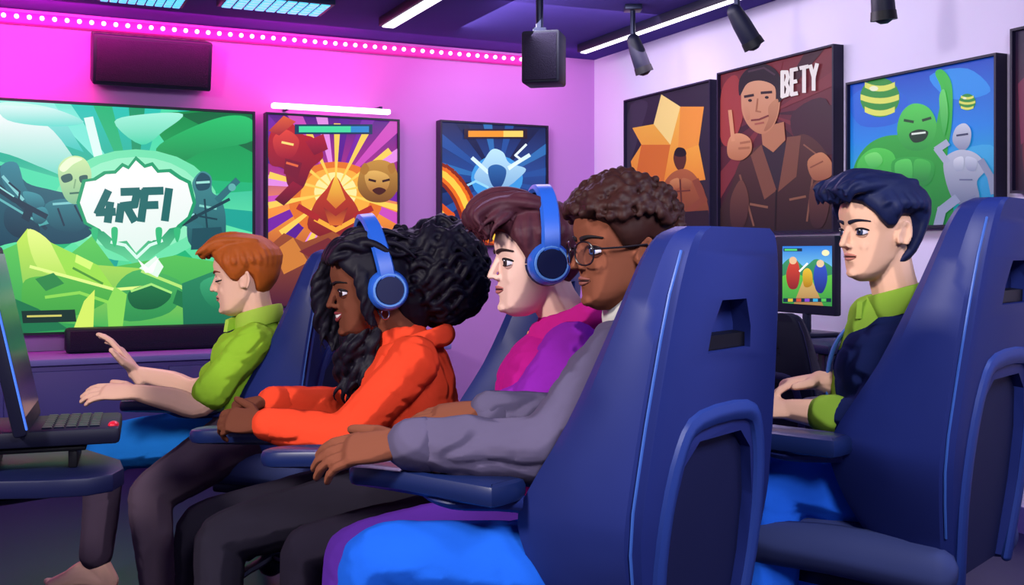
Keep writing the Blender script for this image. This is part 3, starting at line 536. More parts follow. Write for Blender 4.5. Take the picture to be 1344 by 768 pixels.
def hand(mb,w,d,nrm,t,curl=(20,25,20),spread=.25,hs=1,th=(.55,.75,-.2),thb=.5):
    d=Vector(d).normalized(); t=Vector(t); t=(t-d*t.dot(d)).normalized(); nr=Vector(nrm); nr=(nr-d*nr.dot(d)-t*nr.dot(t)).normalized(); w=Vector(w)
    mb.stube([w-d*.03,w+d*.005*hs,w+d*.045*hs,w+d*.085*hs],[(.026*hs,.021*hs),(.029*hs,.02*hs),(.039*hs,.0175*hs),(.040*hs,.0135*hs)],up=nr,k=3)
    offs=(.030,.0105,-.0095,-.0285); lens=(.070,.079,.073,.057); rr=(.0095,.0098,.0094,.0085)
    for i in range(4):
        cu=[c*(1+.12*i) for c in curl]; p=w+d*(.078-(.006 if i==3 else 0))*hs+t*offs[i]*hs; dd=(d+t*offs[i]*spread*20).normalized(); ang=0; pts=[p]; r=[rr[i]*hs*1.05]
        for k,l in enumerate((.46,.30,.24)):
            ang+=cu[k]; v=dd*math.cos(R(ang))-nr*math.sin(R(ang)); pts.append(pts[-1]+v*lens[i]*l*hs+ (v*.012*hs if k==0 else V(0,0,0))); r.append(rr[i]*hs*(1.0,.93,.78)[k])
        mb.tube(pts,r,n=10)
    v=(d*th[0]+t*th[1]+nr*th[2]).normalized(); p0=w+d*.022*hs+t*.018*hs; p1=p0+v*.045*hs; v2=(v*(1-thb)+d*thb).normalized(); p2=p1+v2*.032*hs; p3=p2+v2*.022*hs
    mb.tube([p0,p1,p2,p3],[.0165*hs,.0125*hs,.0108*hs,.0085*hs],n=10)
def hair_cap(mb,H,line,thick,n=40,m=14):
    an=[l[0] for l in line]; zz=[l[1] for l in line]; vs=[];fs=[]
    for i in range(m+1):
        t=i/m
        for k in range(n):
            th=2*PI*k/n; d=math.degrees(th); d=min(d,360-d); z0=np.interp(d,an,zz); z=z0+(.1195-z0)*t; tk=thick(t,th) if t>0 else -.006
            vs.append(H@hpt(th,z,tk))
    for i in range(m):
        for k in range(n): fs.append((i*n+k,i*n+(k+1)%n,(i+1)*n+(k+1)%n,(i+1)*n+k))
    fs.append(tuple(range(n-1,-1,-1))); t=m*n; fs.append(tuple(range(t,t+n))); mb.add(vs,fs)
def ringpath(c,rx,ry,f,l,n=20,tilt=0,a0=0,a1=360):
    return [c+f*(rx*math.cos(R(a)))+l*(ry*math.sin(R(a)))+up*(tilt*math.cos(R(a))) for a in np.linspace(a0,a1,n)]
def person(sp):
    hip,nk=sp['hip'],sp['neck']; a=R(sp['a']); f=V(-math.cos(a),math.sin(a),0); lv=V(-math.sin(a),-math.cos(a),0)
    root=thing('person',sp['label'],'person',(hip.x,hip.y,0)); px,py,Y,b,pit,rol,hs=sp['head']
    H=Matrix.Translation(at(px,py,Y))@Matrix.Rotation(PI+R(b),4,'Z')@Matrix.Rotation(R(pit),4,'Y')@Matrix.Rotation(R(rol),4,'X')@Matrix.Scale(hs,4)
    ws=sp.get('ws',1); body=MB(); head(body,H)
    hb=H@V(-.028,0,-.045); body.stube([nk-up*.06,nk+up*.01,nk.lerp(hb,.55),hb],[.066,.056*ws**.5,.052,.052],k=3)
    ax=nk-hip; q=lambda t,fo=0: hip+ax*t+f*fo
    def torso(mb,e,t1=1.0,fo=0,k=5,sc=1):
        mb.stube([q(-.10,fo),q(.08,fo),q(.35,fo+.01),q(.66,fo+.015),q(.86,fo),q(t1,fo)],[(.150*ws*sc+e,.105+e),(.160*ws*sc+e,.115+e),(.142*ws*sc+e,.102+e),(.165*ws*sc+e,.115+e),(.150*ws*sc+e,.088+e),(.062+e,.056+e)],k=k,up=f,n=24)
    torso(body,-.016)
    S_={}
    for sd,sg in (('L',1),('R',-1)):
        A=sp['arms'][sd]; sh=A.get('sh') or (nk+lv*sg*.158*ws-up*.055); el,wr=A['el'],A['wr']; S_[sd]=(sh,el,wr)
        body.stube([nk.lerp(sh,.35)-up*.035,sh,sh.lerp(el,.5),el,el.lerp(wr,.45),wr],[.042,.046,.043,.037,.037,.025],k=4)
        hand(body,wr,A['d'],A['n'],A['t'],**A.get('h',{}))
        kn,ank=sp['legs'][sd]; hj=hip+lv*sg*.088; fd=Vector(sp.get('fd',f)); foot=ank+fd*.12-up*.045
        body.stube([hj,hj.lerp(kn,.5),kn.lerp(hj,.05),kn.lerp(ank,.12),kn.lerp(ank,.5),ank],[.075,.062,.042,.04,.042,.032],k=4)
        if sp.get('barefoot'):
            g=V(ank.x,ank.y,0); pl=V(-fd.y,fd.x,0)*sg
            body.stube([ank,g-fd*.045+up*.032],[.036,.03],k=3); body.stube([g-fd*.04+up*.032,g+fd*.03+up*.05,g+fd*.09+up*.034,g+fd*.14+up*.02],[(.03,.032),(.036,.048),(.042,.03),(.044,.019)],up=(0,0,1),k=3)
            for i in range(5): body.tube([g+fd*(.135-.006*i)+pl*(.03-.0165*i)+up*.015,g+fd*(.185-.011*i)+pl*(.033-.018*i)+up*.013],[.0125 if i==0 else .009,.0115 if i==0 else .008],n=8)
        else: body.tube([ank,ank+fd*.05-up*.04,foot],[.03,.03,.022],n=10)
    mk('body',body,sp['skin'],root,voxel=.0040,smooth=2)
    e=sp.get('loose',.008); top=MB(); torso(top,e,sp.get('t1',.99)); sl=sp.get('sleeve',1.0); sm=sp.get('sleeve_mat'); er=sp.get('sr',1.0); se=sp.get('send',.93); WR=sp.get('wr',.0055)
    for sd,sg in (('L',1),('R',-1)):
        sh,el,wr=S_[sd]; mbs=MB() if sm else top
        if sm: top.stube([nk.lerp(sh,.25)-up*.05,nk.lerp(sh,.7)-up*.02],[.055,.05],k=3)
        else: top.stube([nk.lerp(sh,.3)-up*.035,sh],[.06,.066 if sl>.6 else .058],k=3)
        if sl<.6:
            e1=sh.lerp(el,sl*2); mbs.stube([nk.lerp(sh,.6)-up*.03,sh,sh.lerp(el,sl),e1],[.055,.059,.056,.058],k=4)
        else:
            s0=[nk.lerp(sh,.62)-up*.035] if sm else []; r0=[.078] if sm else []
            mbs.stube(s0+[sh-up*.005,sh.lerp(el,.5),el.lerp(sh,.08),el.lerp(wr,.12),el.lerp(wr,se*.6),el.lerp(wr,se)],r0+[.070*er if sm else .066*er,.062*er,.06*er,.058*er if se>.8 else .054*er,.052*er if se>.8 else .048*er,.043*er],k=5)
        if sm: mk('sleeve',mbs,sm,root,voxel=.0065,smooth=2,wr=WR,wrs=17)
    mk(sp['topname'],top,sp['top'],root,voxel=.0065,smooth=3,wr=WR,wrs=15)
    lm=sp['legm']; tr_=sp.get('tr',1); pel=MB(); pel.stube([hip-up*.05,hip+up*.03,q(.16)],[(.168*ws,.125),(.168*ws,.122),(.155*ws,.112)],up=f,k=3,n=20)
    legs={}
    for sd,sg in (('L',1),('R',-1)):
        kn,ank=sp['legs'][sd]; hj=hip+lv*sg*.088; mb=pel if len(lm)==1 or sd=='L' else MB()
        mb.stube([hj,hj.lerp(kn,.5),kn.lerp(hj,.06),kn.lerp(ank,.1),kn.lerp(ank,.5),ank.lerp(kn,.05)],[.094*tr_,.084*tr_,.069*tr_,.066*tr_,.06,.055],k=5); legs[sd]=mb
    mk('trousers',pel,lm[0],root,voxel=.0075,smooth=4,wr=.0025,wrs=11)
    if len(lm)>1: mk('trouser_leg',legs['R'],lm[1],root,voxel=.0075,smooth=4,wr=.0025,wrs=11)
    if not sp.get('barefoot'):
      for sd in 'LR':
        kn,ank=sp['legs'][sd]; fd=Vector(sp.get('fd',f)); g=V(ank.x,ank.y,0); mb=MB()
        mb.stube([g-fd*.06+up*.055,g+up*.06,g+fd*.08+up*.045,g+fd*.16+up*.036],[(.034,.042),(.042,.048),(.045,.034),(.036,.023)],up=(0,0,1),k=4,n=16); mb.tube([g+up*.06,ank+up*.01],[.045,.045],n=14)
        s=mk('shoe',mb,sp['shoe'],root,voxel=.006,smooth=3); mb=MB(); prof=[(-.09,-.03),(-.1,0),(-.09,.03),(.02,.04),(.12,.045),(.18,.03),(.195,0),(.18,-.03),(.12,-.045),(.02,-.04)]
        pl=V(-fd.y,fd.x,0); mb.prism(crc(prof,3),0,.018,lambda u,v,d:g+fd*u+pl*v+up*d); mk('sole',mb,sp.get('sole',M_black),s)
    for sy in (1,-1):
        eye(H,sy,root,sp['iris'],sp['skinh'],sy*14+sp.get('gaze',0),closed=sp.get('closed',False),**sp.get('eyekw',{})); brow(H,sy,root,sp['browm'],sp.get('blift',0),sp.get('bth',.0042))
    mouth(H,root,sp['lip'],sp.get('smile',.001),sp.get('teeth',False))
    return root,H,f,lv,S_
Mhp=mat('headphone_blue','#2a66d0',.35,.5); Mhd=mat('headphone_dark','#16204a',.4,.4); Mhr=mat('cup_ring_light','#6aa2ea',.35,.5)
def headphones(H,label,cx=-.03,top=.135,r=.046,ry=.088,y0c=.09,lean=.02):
    root=thing('headphones',label,'headphones',H@V(cx,0,top),group='blue over-ear headphones')
    b=MB(); vs=[];fs=[]; N=34
    for t in np.linspace(-.12,PI+.12,N):
        p=V(cx+lean*max(0,math.sin(t)),ry*math.cos(t),.015+(top-.015)*math.sin(t)); o=V(0,math.cos(t),math.sin(t))
        for (du,dv) in ((-.021,0),(-.016,.009),(.016,.009),(.021,0),(.016,-.008),(-.016,-.008)): vs.append(H@(p+V(du,0,0)+o*dv))
    for i in range(N-1):
        for k in range(6): fs.append((i*6+k,i*6+(k+1)%6,(i+1)*6+(k+1)%6,(i+1)*6+k))
    fs+= [tuple(range(6)),tuple(range(6*N-6,6*N))]; b.add(vs,fs); mk('headband',b,Mhp,root)
    for s in (1,-1):
        y0=s*y0c
        b=MB(); b.tube([V(cx,y0+s*.0,-.004),V(cx,y0+s*.018,-.004),V(cx,y0+s*.027,-.004)],[r,r*.97,r*.86],n=28,cap=False,M=H); cup=mk('ear_cup',b,Mhp,root)
        b=MB(); b.tube([V(cx,y0+s*.022,-.004),V(cx,y0+s*.031,-.004)],[r*.72,r*.66],n=24,cap=False,M=H); mk('cup_cover',b,Mhd,cup)
        b=MB(); pr=[V(cx+r*.76*math.cos(t),y0+s*.028,-.004+r*.76*math.sin(t)) for t in np.linspace(0,2*PI,25)]; b.tube(pr,[.003]*25,n=6,cap=False,M=H); mk('cup_ring',b,Mhr,cup)
        b=MB(); pr=[V(cx+r*.8*math.cos(t),y0-s*.008,-.004+r*.8*math.sin(t)) for t in np.linspace(0,2*PI,25)]; b.tube(pr,[.012]*25,n=8,cap=False,M=H); mk('ear_cushion',b,Mhd,cup)
    return root
def curls(mb,H,c,r,n,rs,rng,zmin=-9):
    for k in range(n):
        u=rng.uniform(-1,1); ph=rng.uniform(0,2*PI); s=math.sqrt(1-u*u); p=V(c[0]+r[0]*s*math.cos(ph),c[1]+r[1]*s*math.sin(ph),c[2]+r[2]*u)
        if p.z<zmin: continue
        q=rng.uniform(*rs); mb.ell(p,(q,q,q),M=H,seg=8,ringn=6)
def wlock(mb,M,p0,p1,p2,r0,amp,freq,ph,n=22):
    p0,p1,p2=Vector(p0),Vector(p1),Vector(p2); pts=[];rad=[]
    for i in range(n):
        t=i/(n-1); p=p0*(1-t)**2+p1*2*t*(1-t)+p2*t*t; d=((p1-p0)*(1-t)+(p2-p1)*t).normalized(); s=d.cross(V(0,1,0)); s=s.normalized() if s.length>1e-4 else V(1,0,0)
        pts.append(p+s*amp*math.sin(freq*t+ph)*min(1,t*3)+V(0,1,0)*amp*.7*math.cos(freq*t+ph)*min(1,t*3)); rad.append(r0*(.75+.35*math.sin(PI*min(1,t*1.1)))*(1-max(0,t-.7)*2.4))
    mb.tube(pts,[max(r,.002) for r in rad],n=8,M=M)
def skinm(n,h): return mat(n,h,.75,.06,var=.03,toon=.6)
def hairm(n,h): return mat(n,h,.55,.35,var=.2,vscale=30,toon=.35)
g2=lambda z:V(0,0,z)
def ank(px,Y,z=.09): return V((px-672)/F*Y,Y,z)
# ---- D : man in glasses, front
sD='#824c38'
D=dict(label='man in glasses wearing a grey hooded jacket and blue jeans, seated in front',hip=V(.17,1.93,.53),neck=at(842,432,2.0),a=22,head=(810,326,1.98,22,4,0,.95),skin=skinm('skin_deep_brown',sD),skinh=sD,wr=.007,
 arms=dict(L=dict(sh=at(812,474,1.86),el=at(716,592,1.83),wr=at(530,583,1.85),d=(-1,.02,-.10),n=(-.05,-.45,.9),t=(0,.9,.45),h=dict(curl=(12,20,16),hs=1.08,spread=.14)),
           R=dict(el=at(735,556,2.17),wr=at(637,540,2.13),d=(-1,.0,-.05),n=(0,-.25,.95),t=(0,-.95,-.2),h=dict(curl=(8,16,12),hs=1.08,spread=.06))),
 legs=dict(L=(at(492,736,1.87),ank(484,1.86)),R=(at(560,752,2.08),ank(552,2.08))),fd=(-1,.1,0),
 top=cloth('grey_fleece','#5e566e',.35),topname='hooded_jacket',sr=1.06,legm=[cloth('blue_denim','#1f60d2',.2,90)],shoe=mat('white_trainer','#c9cbe0',.5),
 iris='#3a5a9a',browm=mat('brow_black','#140c10',.7),lip='#8a5044',smile=.001,bth=.005)
rD,HD,fD,lD,sDx=person(D)
b=MB(); hair_cap(b,HD,[(0,.062),(35,.058),(58,.045),(72,.0),(85,-.01),(100,.015),(130,-.03),(180,-.07)],lambda t,th:.006+.012*min(1,t*4)); rng=random.Random(3)
for k in range(620):
    th=rng.uniform(0,2*PI); d=math.degrees(th); d=min(d,360-d); z0=np.interp(d,[0,35,58,75,100,130,180],[.066,.06,.05,.045,.045,.02,-.01]); t=rng.random()**.8; z=z0+(.119-z0)*t
    fr=.5+.5*min(1,d/90)
    q=rng.uniform(.006,.0115); b.ell(hpt(th,z,.008+.013*max(fr,t)+rng.uniform(0,.014)*fr),(q,q,q),M=HD,seg=8,ringn=6)
mk('hair',b,hairm('hair_dark_curls','#341a16'),rD,voxel=.0035,smooth=1)
b=MB(); nkD=D['neck']; b.tube(ringpath(nkD+g2(.035)-fD*.0,.066,.066,fD,lD,22,-.012),[(.009,.026)]*22,n=10,up=(0,0,1)); mk('shirt_collar',b,mat('collar_cream','#d8d4c8',.7),rD)
b=MB(); b.tube(ringpath(nkD+g2(.0)-fD*.03,.095,.105,fD,lD,22,-.02),[(.028,.032)]*22,n=12,up=(0,0,1)); mk('hood',b,D['top'],rD,voxel=.0065,smooth=3,wr=.005)
def cuff(root,S,m,sd,r=.044,w=.9):
    sh,el,wr=S[sd]; b=MB(); b.tube([el.lerp(wr,w-.04),el.lerp(wr,w+.04)],[r,r*.95],n=18); mk('cuff',b,m,root)
cuff(rD,sDx,D['top'],'L',.049); cuff(rD,sDx,D['top'],'R',.046)
# glasses
rg=thing('eyeglasses','thin dark round-rimmed eyeglasses on the man in the grey jacket','eyeglasses',HD@V(.08,0,0)); Mg=mat('glasses_rim','#1a1218',.3,.5)
Mlens=bpy.data.materials.new('lens_glass'); Mlens.use_nodes=True; nt=Mlens.node_tree; nt.nodes.clear(); o_=nt.nodes.new('ShaderNodeOutputMaterial'); tr=nt.nodes.new('ShaderNodeBsdfTransparent'); gl=nt.nodes.new('ShaderNodeBsdfGlossy'); gl.inputs['Roughness'].default_value=.05; mx=nt.nodes.new('ShaderNodeMixShader'); mx.inputs[0].default_value=.05; nt.links.new(tr.outputs[0],mx.inputs[1]); nt.links.new(gl.outputs[0],mx.inputs[2]); nt.links.new(mx.outputs[0],o_.inputs[0])
for s in (1,-1):
    cx,cy=.089,s*.034; e=Matrix.Translation(V(cx,cy,-.004))@Matrix.Rotation(s*R(18),4,'Z')
    b=MB(); pr=[V(0,.0255*math.copysign(abs(math.cos(t))**.85,math.cos(t)),.0225*math.copysign(abs(math.sin(t))**.85,math.sin(t))) for t in np.linspace(0,2*PI,29)]; b.tube(pr,[.0018]*29,n=6,cap=False,M=HD@e); rm=mk('rim',b,Mg,rg)
    b=MB(); b.add([HD@e@p for p in pr[:-1]],[tuple(range(28))]); mk('lens',b,Mlens,rm)
    b=MB(); b.tube([V(.081,s*.059,.004),V(.03,s*.079,.004),V(-.02,s*.084,.006),V(-.032,s*.082,-.012)],[.0022]*4,n=6,M=HD); mk('temple',b,Mg,rg)
b=MB(); b.tube([V(.096,-.010,.0),V(.099,0,.004),V(.096,.010,.0)],[.0018]*3,n=6,M=HD); mk('bridge',b,Mg,rg)
# ---- C : headphones, magenta hoodie
sC='#f2c6b2'
Cc=dict(label='brown-haired person in blue headphones wearing a magenta hoodie with purple sleeves',hip=V(.06,2.44,.50),neck=at(742,426,2.42),a=14,head=(700,343,2.4,14,2,0,1.04),skin=skinm('skin_fair',sC),skinh=sC,tr=.92,
 arms=dict(L=dict(sh=at(752,464,2.25),el=at(698,535,2.24),wr=at(648,543,2.30),d=(-1,.25,-.1),n=(0,-.3,.95),t=(0,.9,.3),h=dict(curl=(20,25,20),hs=.85,spread=.05)),
           R=dict(el=at(650,560,2.6),wr=at(590,565,2.5),d=(-1,-.1,-.2),n=(0,0,1),t=(0,-1,0),h=dict(hs=.85))),
 legs=dict(L=(at(460,726,2.3),ank(462,2.3)),R=(at(400,722,2.54),ank(406,2.54))),fd=(-1,.1,0),
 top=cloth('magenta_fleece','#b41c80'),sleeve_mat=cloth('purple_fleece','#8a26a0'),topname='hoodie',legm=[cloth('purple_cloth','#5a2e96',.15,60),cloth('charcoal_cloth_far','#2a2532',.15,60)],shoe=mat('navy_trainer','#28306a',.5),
 iris='#3a2a2a',browm=mat('brow_brown','#2c1716',.7),lip='#c07268',smile=.001,bth=.005)
rC,HC,fC,lC,sCx=person(Cc)
b=MB(); hair_cap(b,HC,[(0,.068),(35,.06),(58,.03),(72,-.02),(84,-.022),(100,.01),(130,-.04),(180,-.075)],lambda t,th:.010+.010*min(1,t*4)); rng=random.Random(5)
for k in range(30):
    y=-.064+.128*k/29; j=rng.uniform(-.012,.012); w=rng.uniform(.8,1.15)
    b.stube([(-.03,y*.95,.108),(.02,y+j*.4,.134+j*.6-abs(y)*.3),(.085,y*1.02-j*.5,.136+j-abs(y)*.32),(.126+j,y+j*.6,.105+j-abs(y)*.2),(.120+j*1.3,y*1.05+.008+j,.066+j*1.3)],[.012*w,.015*w,.0155*w,.012*w,.003],k=4,M=HC,n=8)
for k in range(20):
    y=-.062+.124*k/19; j=rng.uniform(-.012,.012); wlock(b,HC,(-.02,y,.128),(.10,y*1.05+j,.165+j-abs(y)*.3),(.118+j*2,y*1.1+.012,.055+j*1.5),.009,.010,8,rng.uniform(0,6))
for k in range(22):
    th=R(58+k*11.6); d=math.degrees(th); q=hpt(th+rng.uniform(-.15,.2),(-.02 if 110<d<250 else .02)+rng.uniform(-.02,.015),.012); b.stube([hpt(th-.1,.108,.014),hpt(th,.06,.017),q],[.009,.0125,.004],k=4,M=HC,n=8)
for s in (1,-1): b.stube([(.03,s*.076,.06),(.022,s*.075,.02),(.02,s*.072,-.025)],[.016,.012,.004],M=HC,n=8)
mk('hair',b,hairm('hair_chestnut','#4e2630'),rC,voxel=.0036,smooth=1)
b=MB(); nkC=Cc['neck']; b.tube(ringpath(nkC+g2(.008)-fC*.03,.09,.095,fC,lC,24,-.035),[(.028,.036)]*24,n=12,up=(0,0,1)); b.ell(nkC-fC*.12-g2(.05),(.06,.10,.08)); mk('hood',b,cloth('hood_pink','#ca2488'),rC,voxel=.0065,smooth=3,wr=.005)
b=MB(); b.tube([nkC+fC*.085-g2(.02),nkC+fC*.11-g2(.10),nkC+fC*.12-g2(.18)],[.004]*3,n=6); mk('drawstring',b,mat('cord_orange','#f0a050',.6),rC)
cuff(rC,sCx,Cc['sleeve_mat'],'L',.042)
headphones(HC,'blue over-ear headphones on the brown-haired person in magenta',-.010,.158,.046,.104,.082,-.012)
# ---- B : woman in orange hoodie
sB='#70402f'
B=dict(label='woman with long black curls wearing an orange hoodie and blue headphones',hip=at(572,628,2.84),neck=at(528,442,2.8),a=14,head=(481,379,2.78,20,7,0,1.06),ws=.92,skin=skinm('skin_dark_brown',sB),skinh=sB,
 arms=dict(L=dict(sh=at(545,475,2.66),el=at(452,575,2.6),wr=at(345,556,2.62),d=(-1,.05,.12),n=(-.1,-.6,.8),t=(0,.7,.7),h=dict(curl=(30,35,25),hs=.95,spread=.06)),
           R=dict(el=at(448,535,2.92),wr=at(352,527,2.76),d=(-1,-.25,-.1),n=(0,-.25,.95),t=(0,-.9,.0),h=dict(curl=(35,40,25),hs=.95,spread=.05))),
 legs=dict(L=(at(290,705,2.66),ank(284,2.62)),R=(at(262,690,2.9),ank(255,2.9))),fd=(-1,.1,0),
 top=cloth('orange_fleece','#f04a2c'),topname='hoodie',sr=.98,legm=[cloth('charcoal_cloth','#2b2732',.15,60)],shoe=mat('black_trainer','#1a1a24',.5),
 iris='#2a1612',browm=bpy.data.materials['brow_black'],lip='#8a3a3c',smile=.006,teeth=True,gaze=4,eyekw=dict(lash=.0034),bth=.0042)
rB,HB,fB,lB,sBx=person(B)
b=MB(); rng=random.Random(11)
hair_cap(b,HB,[(0,.076),(35,.064),(60,.03),(78,-.01),(95,-.04),(130,-.06),(180,-.08)],lambda t,th:.012+.010*min(1,t*4))
for c,r,n in [((-.04,0,.075),(.08,.07,.06),60),((-.20,.0,.015),(.100,.106,.118),260),((-.11,.0,-.01),(.065,.08,.12),60),((-.10,.0,.075),(.07,.08,.065),80),((-.02,-.01,-.20),(.05,.05,.09),0)]:
    b.ell(c,r,M=HB,seg=16,ringn=10); curls(b,HB,c,r,n,(.007,.014),rng)
for k in range(90):
    ph=2*PI*k/90+rng.uniform(-.1,.1); q0=rng.uniform(0,6); pts=[];rad=[]; am=rng.uniform(.03,.10); fq=rng.uniform(7,11)
    for i in range(30):
        t=i/29; an=.35+t*2.45; wob=.16*math.sin(an*fq+q0); rr_=1.0+am*math.sin(an*(fq-1)+q0*1.7)
        pts.append(V(-.20+.112*math.cos(an)*rr_,.118*rr_*math.sin(an)*math.cos(ph+wob),.018+.130*rr_*math.sin(an)*math.sin(ph+wob))); rad.append(.0092*(1-.45*t))
    b.tube(pts,rad,n=7,M=HB)
for k in range(36):      # wavy locks swept back over the crown
    y=-.066+.132*k/35; wlock(b,HB,(.088,y*.8,.084+rng.uniform(-.008,.008)),(.03,y*1.4,.172-abs(y)*.5+rng.uniform(-.012,.012)),(-.12,y*1.7,.10+rng.uniform(-.04,.02)),.0098,.012,11,rng.uniform(0,6),n=28)
for k in range(12):       # curls hanging in front of the near ear and temple
    wlock(b,HB,(.03+rng.uniform(-.02,.02),.066,.09),(.035+rng.uniform(-.02,.02),.100,.03),(.012+rng.uniform(-.015,.012),.088,-.075+rng.uniform(-.03,.03)),.0075,.009,13,rng.uniform(0,6),n=28)
for k in range(56):      # long locks falling over the chest
    u=k/55; x0=rng.uniform(-.04,.055); y0=-.085+.15*u*rng.uniform(.7,1); wlock(b,HB,(x0*.6,y0*.9 if y0<0 else y0*.5,-.06),(x0+.045,y0*.8,-.16),(x0*1.3+rng.uniform(-.03,.035),y0*.7,-.30+rng.uniform(-.03,.06)),.0098,.014,15,rng.uniform(0,6),n=36)
for k in range(24):      # far-side locks framing the face
    wlock(b,HB,(.06+rng.uniform(-.03,.02),-.07,.085),(.125+rng.uniform(-.03,.01),-.105,.015),(.085+rng.uniform(-.04,.02),-.09,-.15),.009,.013,15,rng.uniform(0,6),n=36)
mk('hair',b,hairm('hair_black_blue','#120e1c'),rB,voxel=.0036,smooth=1)
b=MB(); nkB=B['neck']; b.tube(ringpath(nkB-g2(.022)-fB*.035,.085,.09,fB,lB,24,-.03),[(.022,.028)]*24,n=12,up=(0,0,1)); mk('hood',b,B['top'],rB,voxel=.0065,smooth=3,wr=.005)
cuff(rB,sBx,B['top'],'L',.043); cuff(rB,sBx,B['top'],'R',.043)
b=MB(); b.tube([HB@V(-.02+.010*math.sin(t),.085,-.062+.012*math.cos(t)) for t in np.linspace(0,2*PI,14)],[.002]*14,n=6); mk('earring',b,mat('earring_silver','#c8c8e0',.2,.5,1),rB)
headphones(HB,'blue over-ear headphones on the black-haired woman in orange',-.030,.176,.05,.116,.094,.012)
# ---- A : orange haired person in green polo
sA='#f4c0a4'
A=dict(label='ginger-haired person in a lime polo shirt with both hands raised ahead',hip=at(332,566,3.42),neck=at(340,424,3.42),a=12,head=(318,364,3.4,6,6,0,1.02),ws=.95,skin=skinm('skin_peach',sA),skinh=sA,barefoot=True,
 arms=dict(L=dict(sh=at(332,450,3.26),el=at(264,532,3.22),wr=at(178,515,3.2),d=(-1,.0,.03),n=(0,-.35,.9),t=(0,.9,.4),h=dict(curl=(8,14,12),hs=1.05,spread=.14)),
           R=dict(el=at(262,510,3.55),wr=at(178,490,3.5),d=(-.55,-.05,.84),n=(.7,-.35,.5),t=(.25,-.9,.1),h=dict(curl=(6,14,12),hs=1.05,spread=.3))),
 legs=dict(L=(at(196,650,3.2),ank(208,3.16,.1)),R=(at(140,588,3.5),ank(126,3.44,.1))),fd=(-1,.1,0),
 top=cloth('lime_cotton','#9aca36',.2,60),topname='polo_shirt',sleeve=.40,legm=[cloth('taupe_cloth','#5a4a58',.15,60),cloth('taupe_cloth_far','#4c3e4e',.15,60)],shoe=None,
 iris='#3a2a2a',browm=mat('brow_ginger','#8a3c1e',.7),lip='#d08a78',smile=.000,closed=True)
rA,HA,fA,lA,sAx=person(A)
kn,an=A['legs']['R']; b=MB(); hj=A['hip']-lA*.088; b.stube([hj,hj.lerp(kn,.5),kn.lerp(hj,.08),kn.lerp(an,.10)],[.105,.094,.08,.076],k=5); mk('shorts_leg',b,cloth('bright_denim','#1f74c8',.2,90),rA,voxel=.008,smooth=4,wr=.003)
b=MB(); hair_cap(b,HA,[(0,.07),(35,.062),(58,.035),(72,-.01),(84,-.015),(100,.012),(130,-.05),(180,-.085)],lambda t,th:.010+.012*min(1,t*4)); rng=random.Random(8)
for k in range(24):
    y=-.062+.124*k/23; j=rng.uniform(-.009,.009); b.stube([(-.06,y*.9,.107),(.0,y,.130+j*.5-abs(y)*.3),(.06,y-j*.4,.126+j-abs(y)*.3),(.105,y*1.05+j*.4,.098+j-abs(y)*.2),(.112+j,y*1.1+.004+j,.076+j)],[.011,.014,.014,.010,.003],k=4,M=HA,n=8)
for k in range(20):
    th=R(72+k*11.4); b.stube([hpt(th-.1,.105,.014),hpt(th,.05,.018),hpt(th+.1,(-.03 if 118<math.degrees(th)<242 else .03)+rng.uniform(-.02,.01),.010)],[.009,.013,.004],k=4,M=HA,n=8)
mk('hair',b,hairm('hair_ginger','#b4581e'),rA,voxel=.0042,smooth=1)
def polo_collar(root,nk,f,l,m,h=.03):
    b=MB(); b.tube(ringpath(nk+g2(.015),.068,.068,f,l,22,-.02,25,335),[(.009,h)]*22,n=10,up=(0,0,1))
    for s in (1,-1): b.prism([(0,0),(.06,-.012),(.07,-.05),(.015,-.04)],-.006,.006,lambda u,v,d:nk+g2(.025)+f*(.066+u*.25+d)+l*s*(.012+u*.8)+up*v)
    return mk('collar',b,m,root)
polo_collar(rA,A['neck'],fA,lA,mat('lime_collar','#b0d448',.8))
# ---- E : dark haired person at right
sE='#f0bc9c'
E=dict(label='dark-haired person in a navy jacket over a green polo, seated at right',hip=at(1164,640,2.47),neck=at(1180,410,2.47),a=24,head=(1149,303,2.45,20,3,0,.97),skin=skinm('skin_warm',sE),skinh=sE,send=.50,
 arms=dict(L=dict(sh=at(1200,464,2.34),el=at(1142,552,2.32),wr=at(1036,538,2.44),d=(-.95,.2,.1),n=(-.1,-.5,.8),t=(.1,.8,.4),h=dict(curl=(22,28,24),hs=.98,spread=.06)),
           R=dict(el=at(1150,532,2.62),wr=at(1076,500,2.52),d=(-1,-.12,-.08),n=(-.1,-.5,.85),t=(0,-.8,.2),h=dict(curl=(24,28,22),hs=.98,spread=.05))),
 legs=dict(L=(at(1020,632,2.38),ank(1004,2.44)),R=(at(1050,626,2.62),ank(1040,2.66))),fd=(-.9,.4,0),
 top=cloth('navy_jacket','#1e2752',.25),topname='jacket',sr=.95,legm=[cloth('blue_denim_right','#2468e6',.2,90)],shoe=mat('grey_trainer','#8086a8',.5),
 iris='#2a3a5a',browm=mat('brow_ink','#10142a',.7),lip='#c87e6c',smile=.000,bth=.0048,t1=.98)
rE,HE,fE,lE,sEx=person(E)
b=MB(); hair_cap(b,HE,[(0,.072),(35,.062),(58,.035),(68,.005),(80,.0),(90,.03),(112,.03),(128,-.04),(180,-.10)],lambda t,th:.012+.014*min(1,t*4)); rng=random.Random(21)
for k in range(26):
    y=-.064+.128*k/25; j=rng.uniform(-.008,.008); b.stube([(-.07,y*.9,.108),(-.0,y+j*.3,.132+j*.5-abs(y)*.35),(.07,y-j*.4,.132+j-abs(y)*.35),(.112+j,y*.95+j*.4,.108-abs(y)*.2),(.118+j,y*.9+j,.076+j*1.2)],[.012,.0145,.015,.012,.003],k=4,M=HE,n=8)
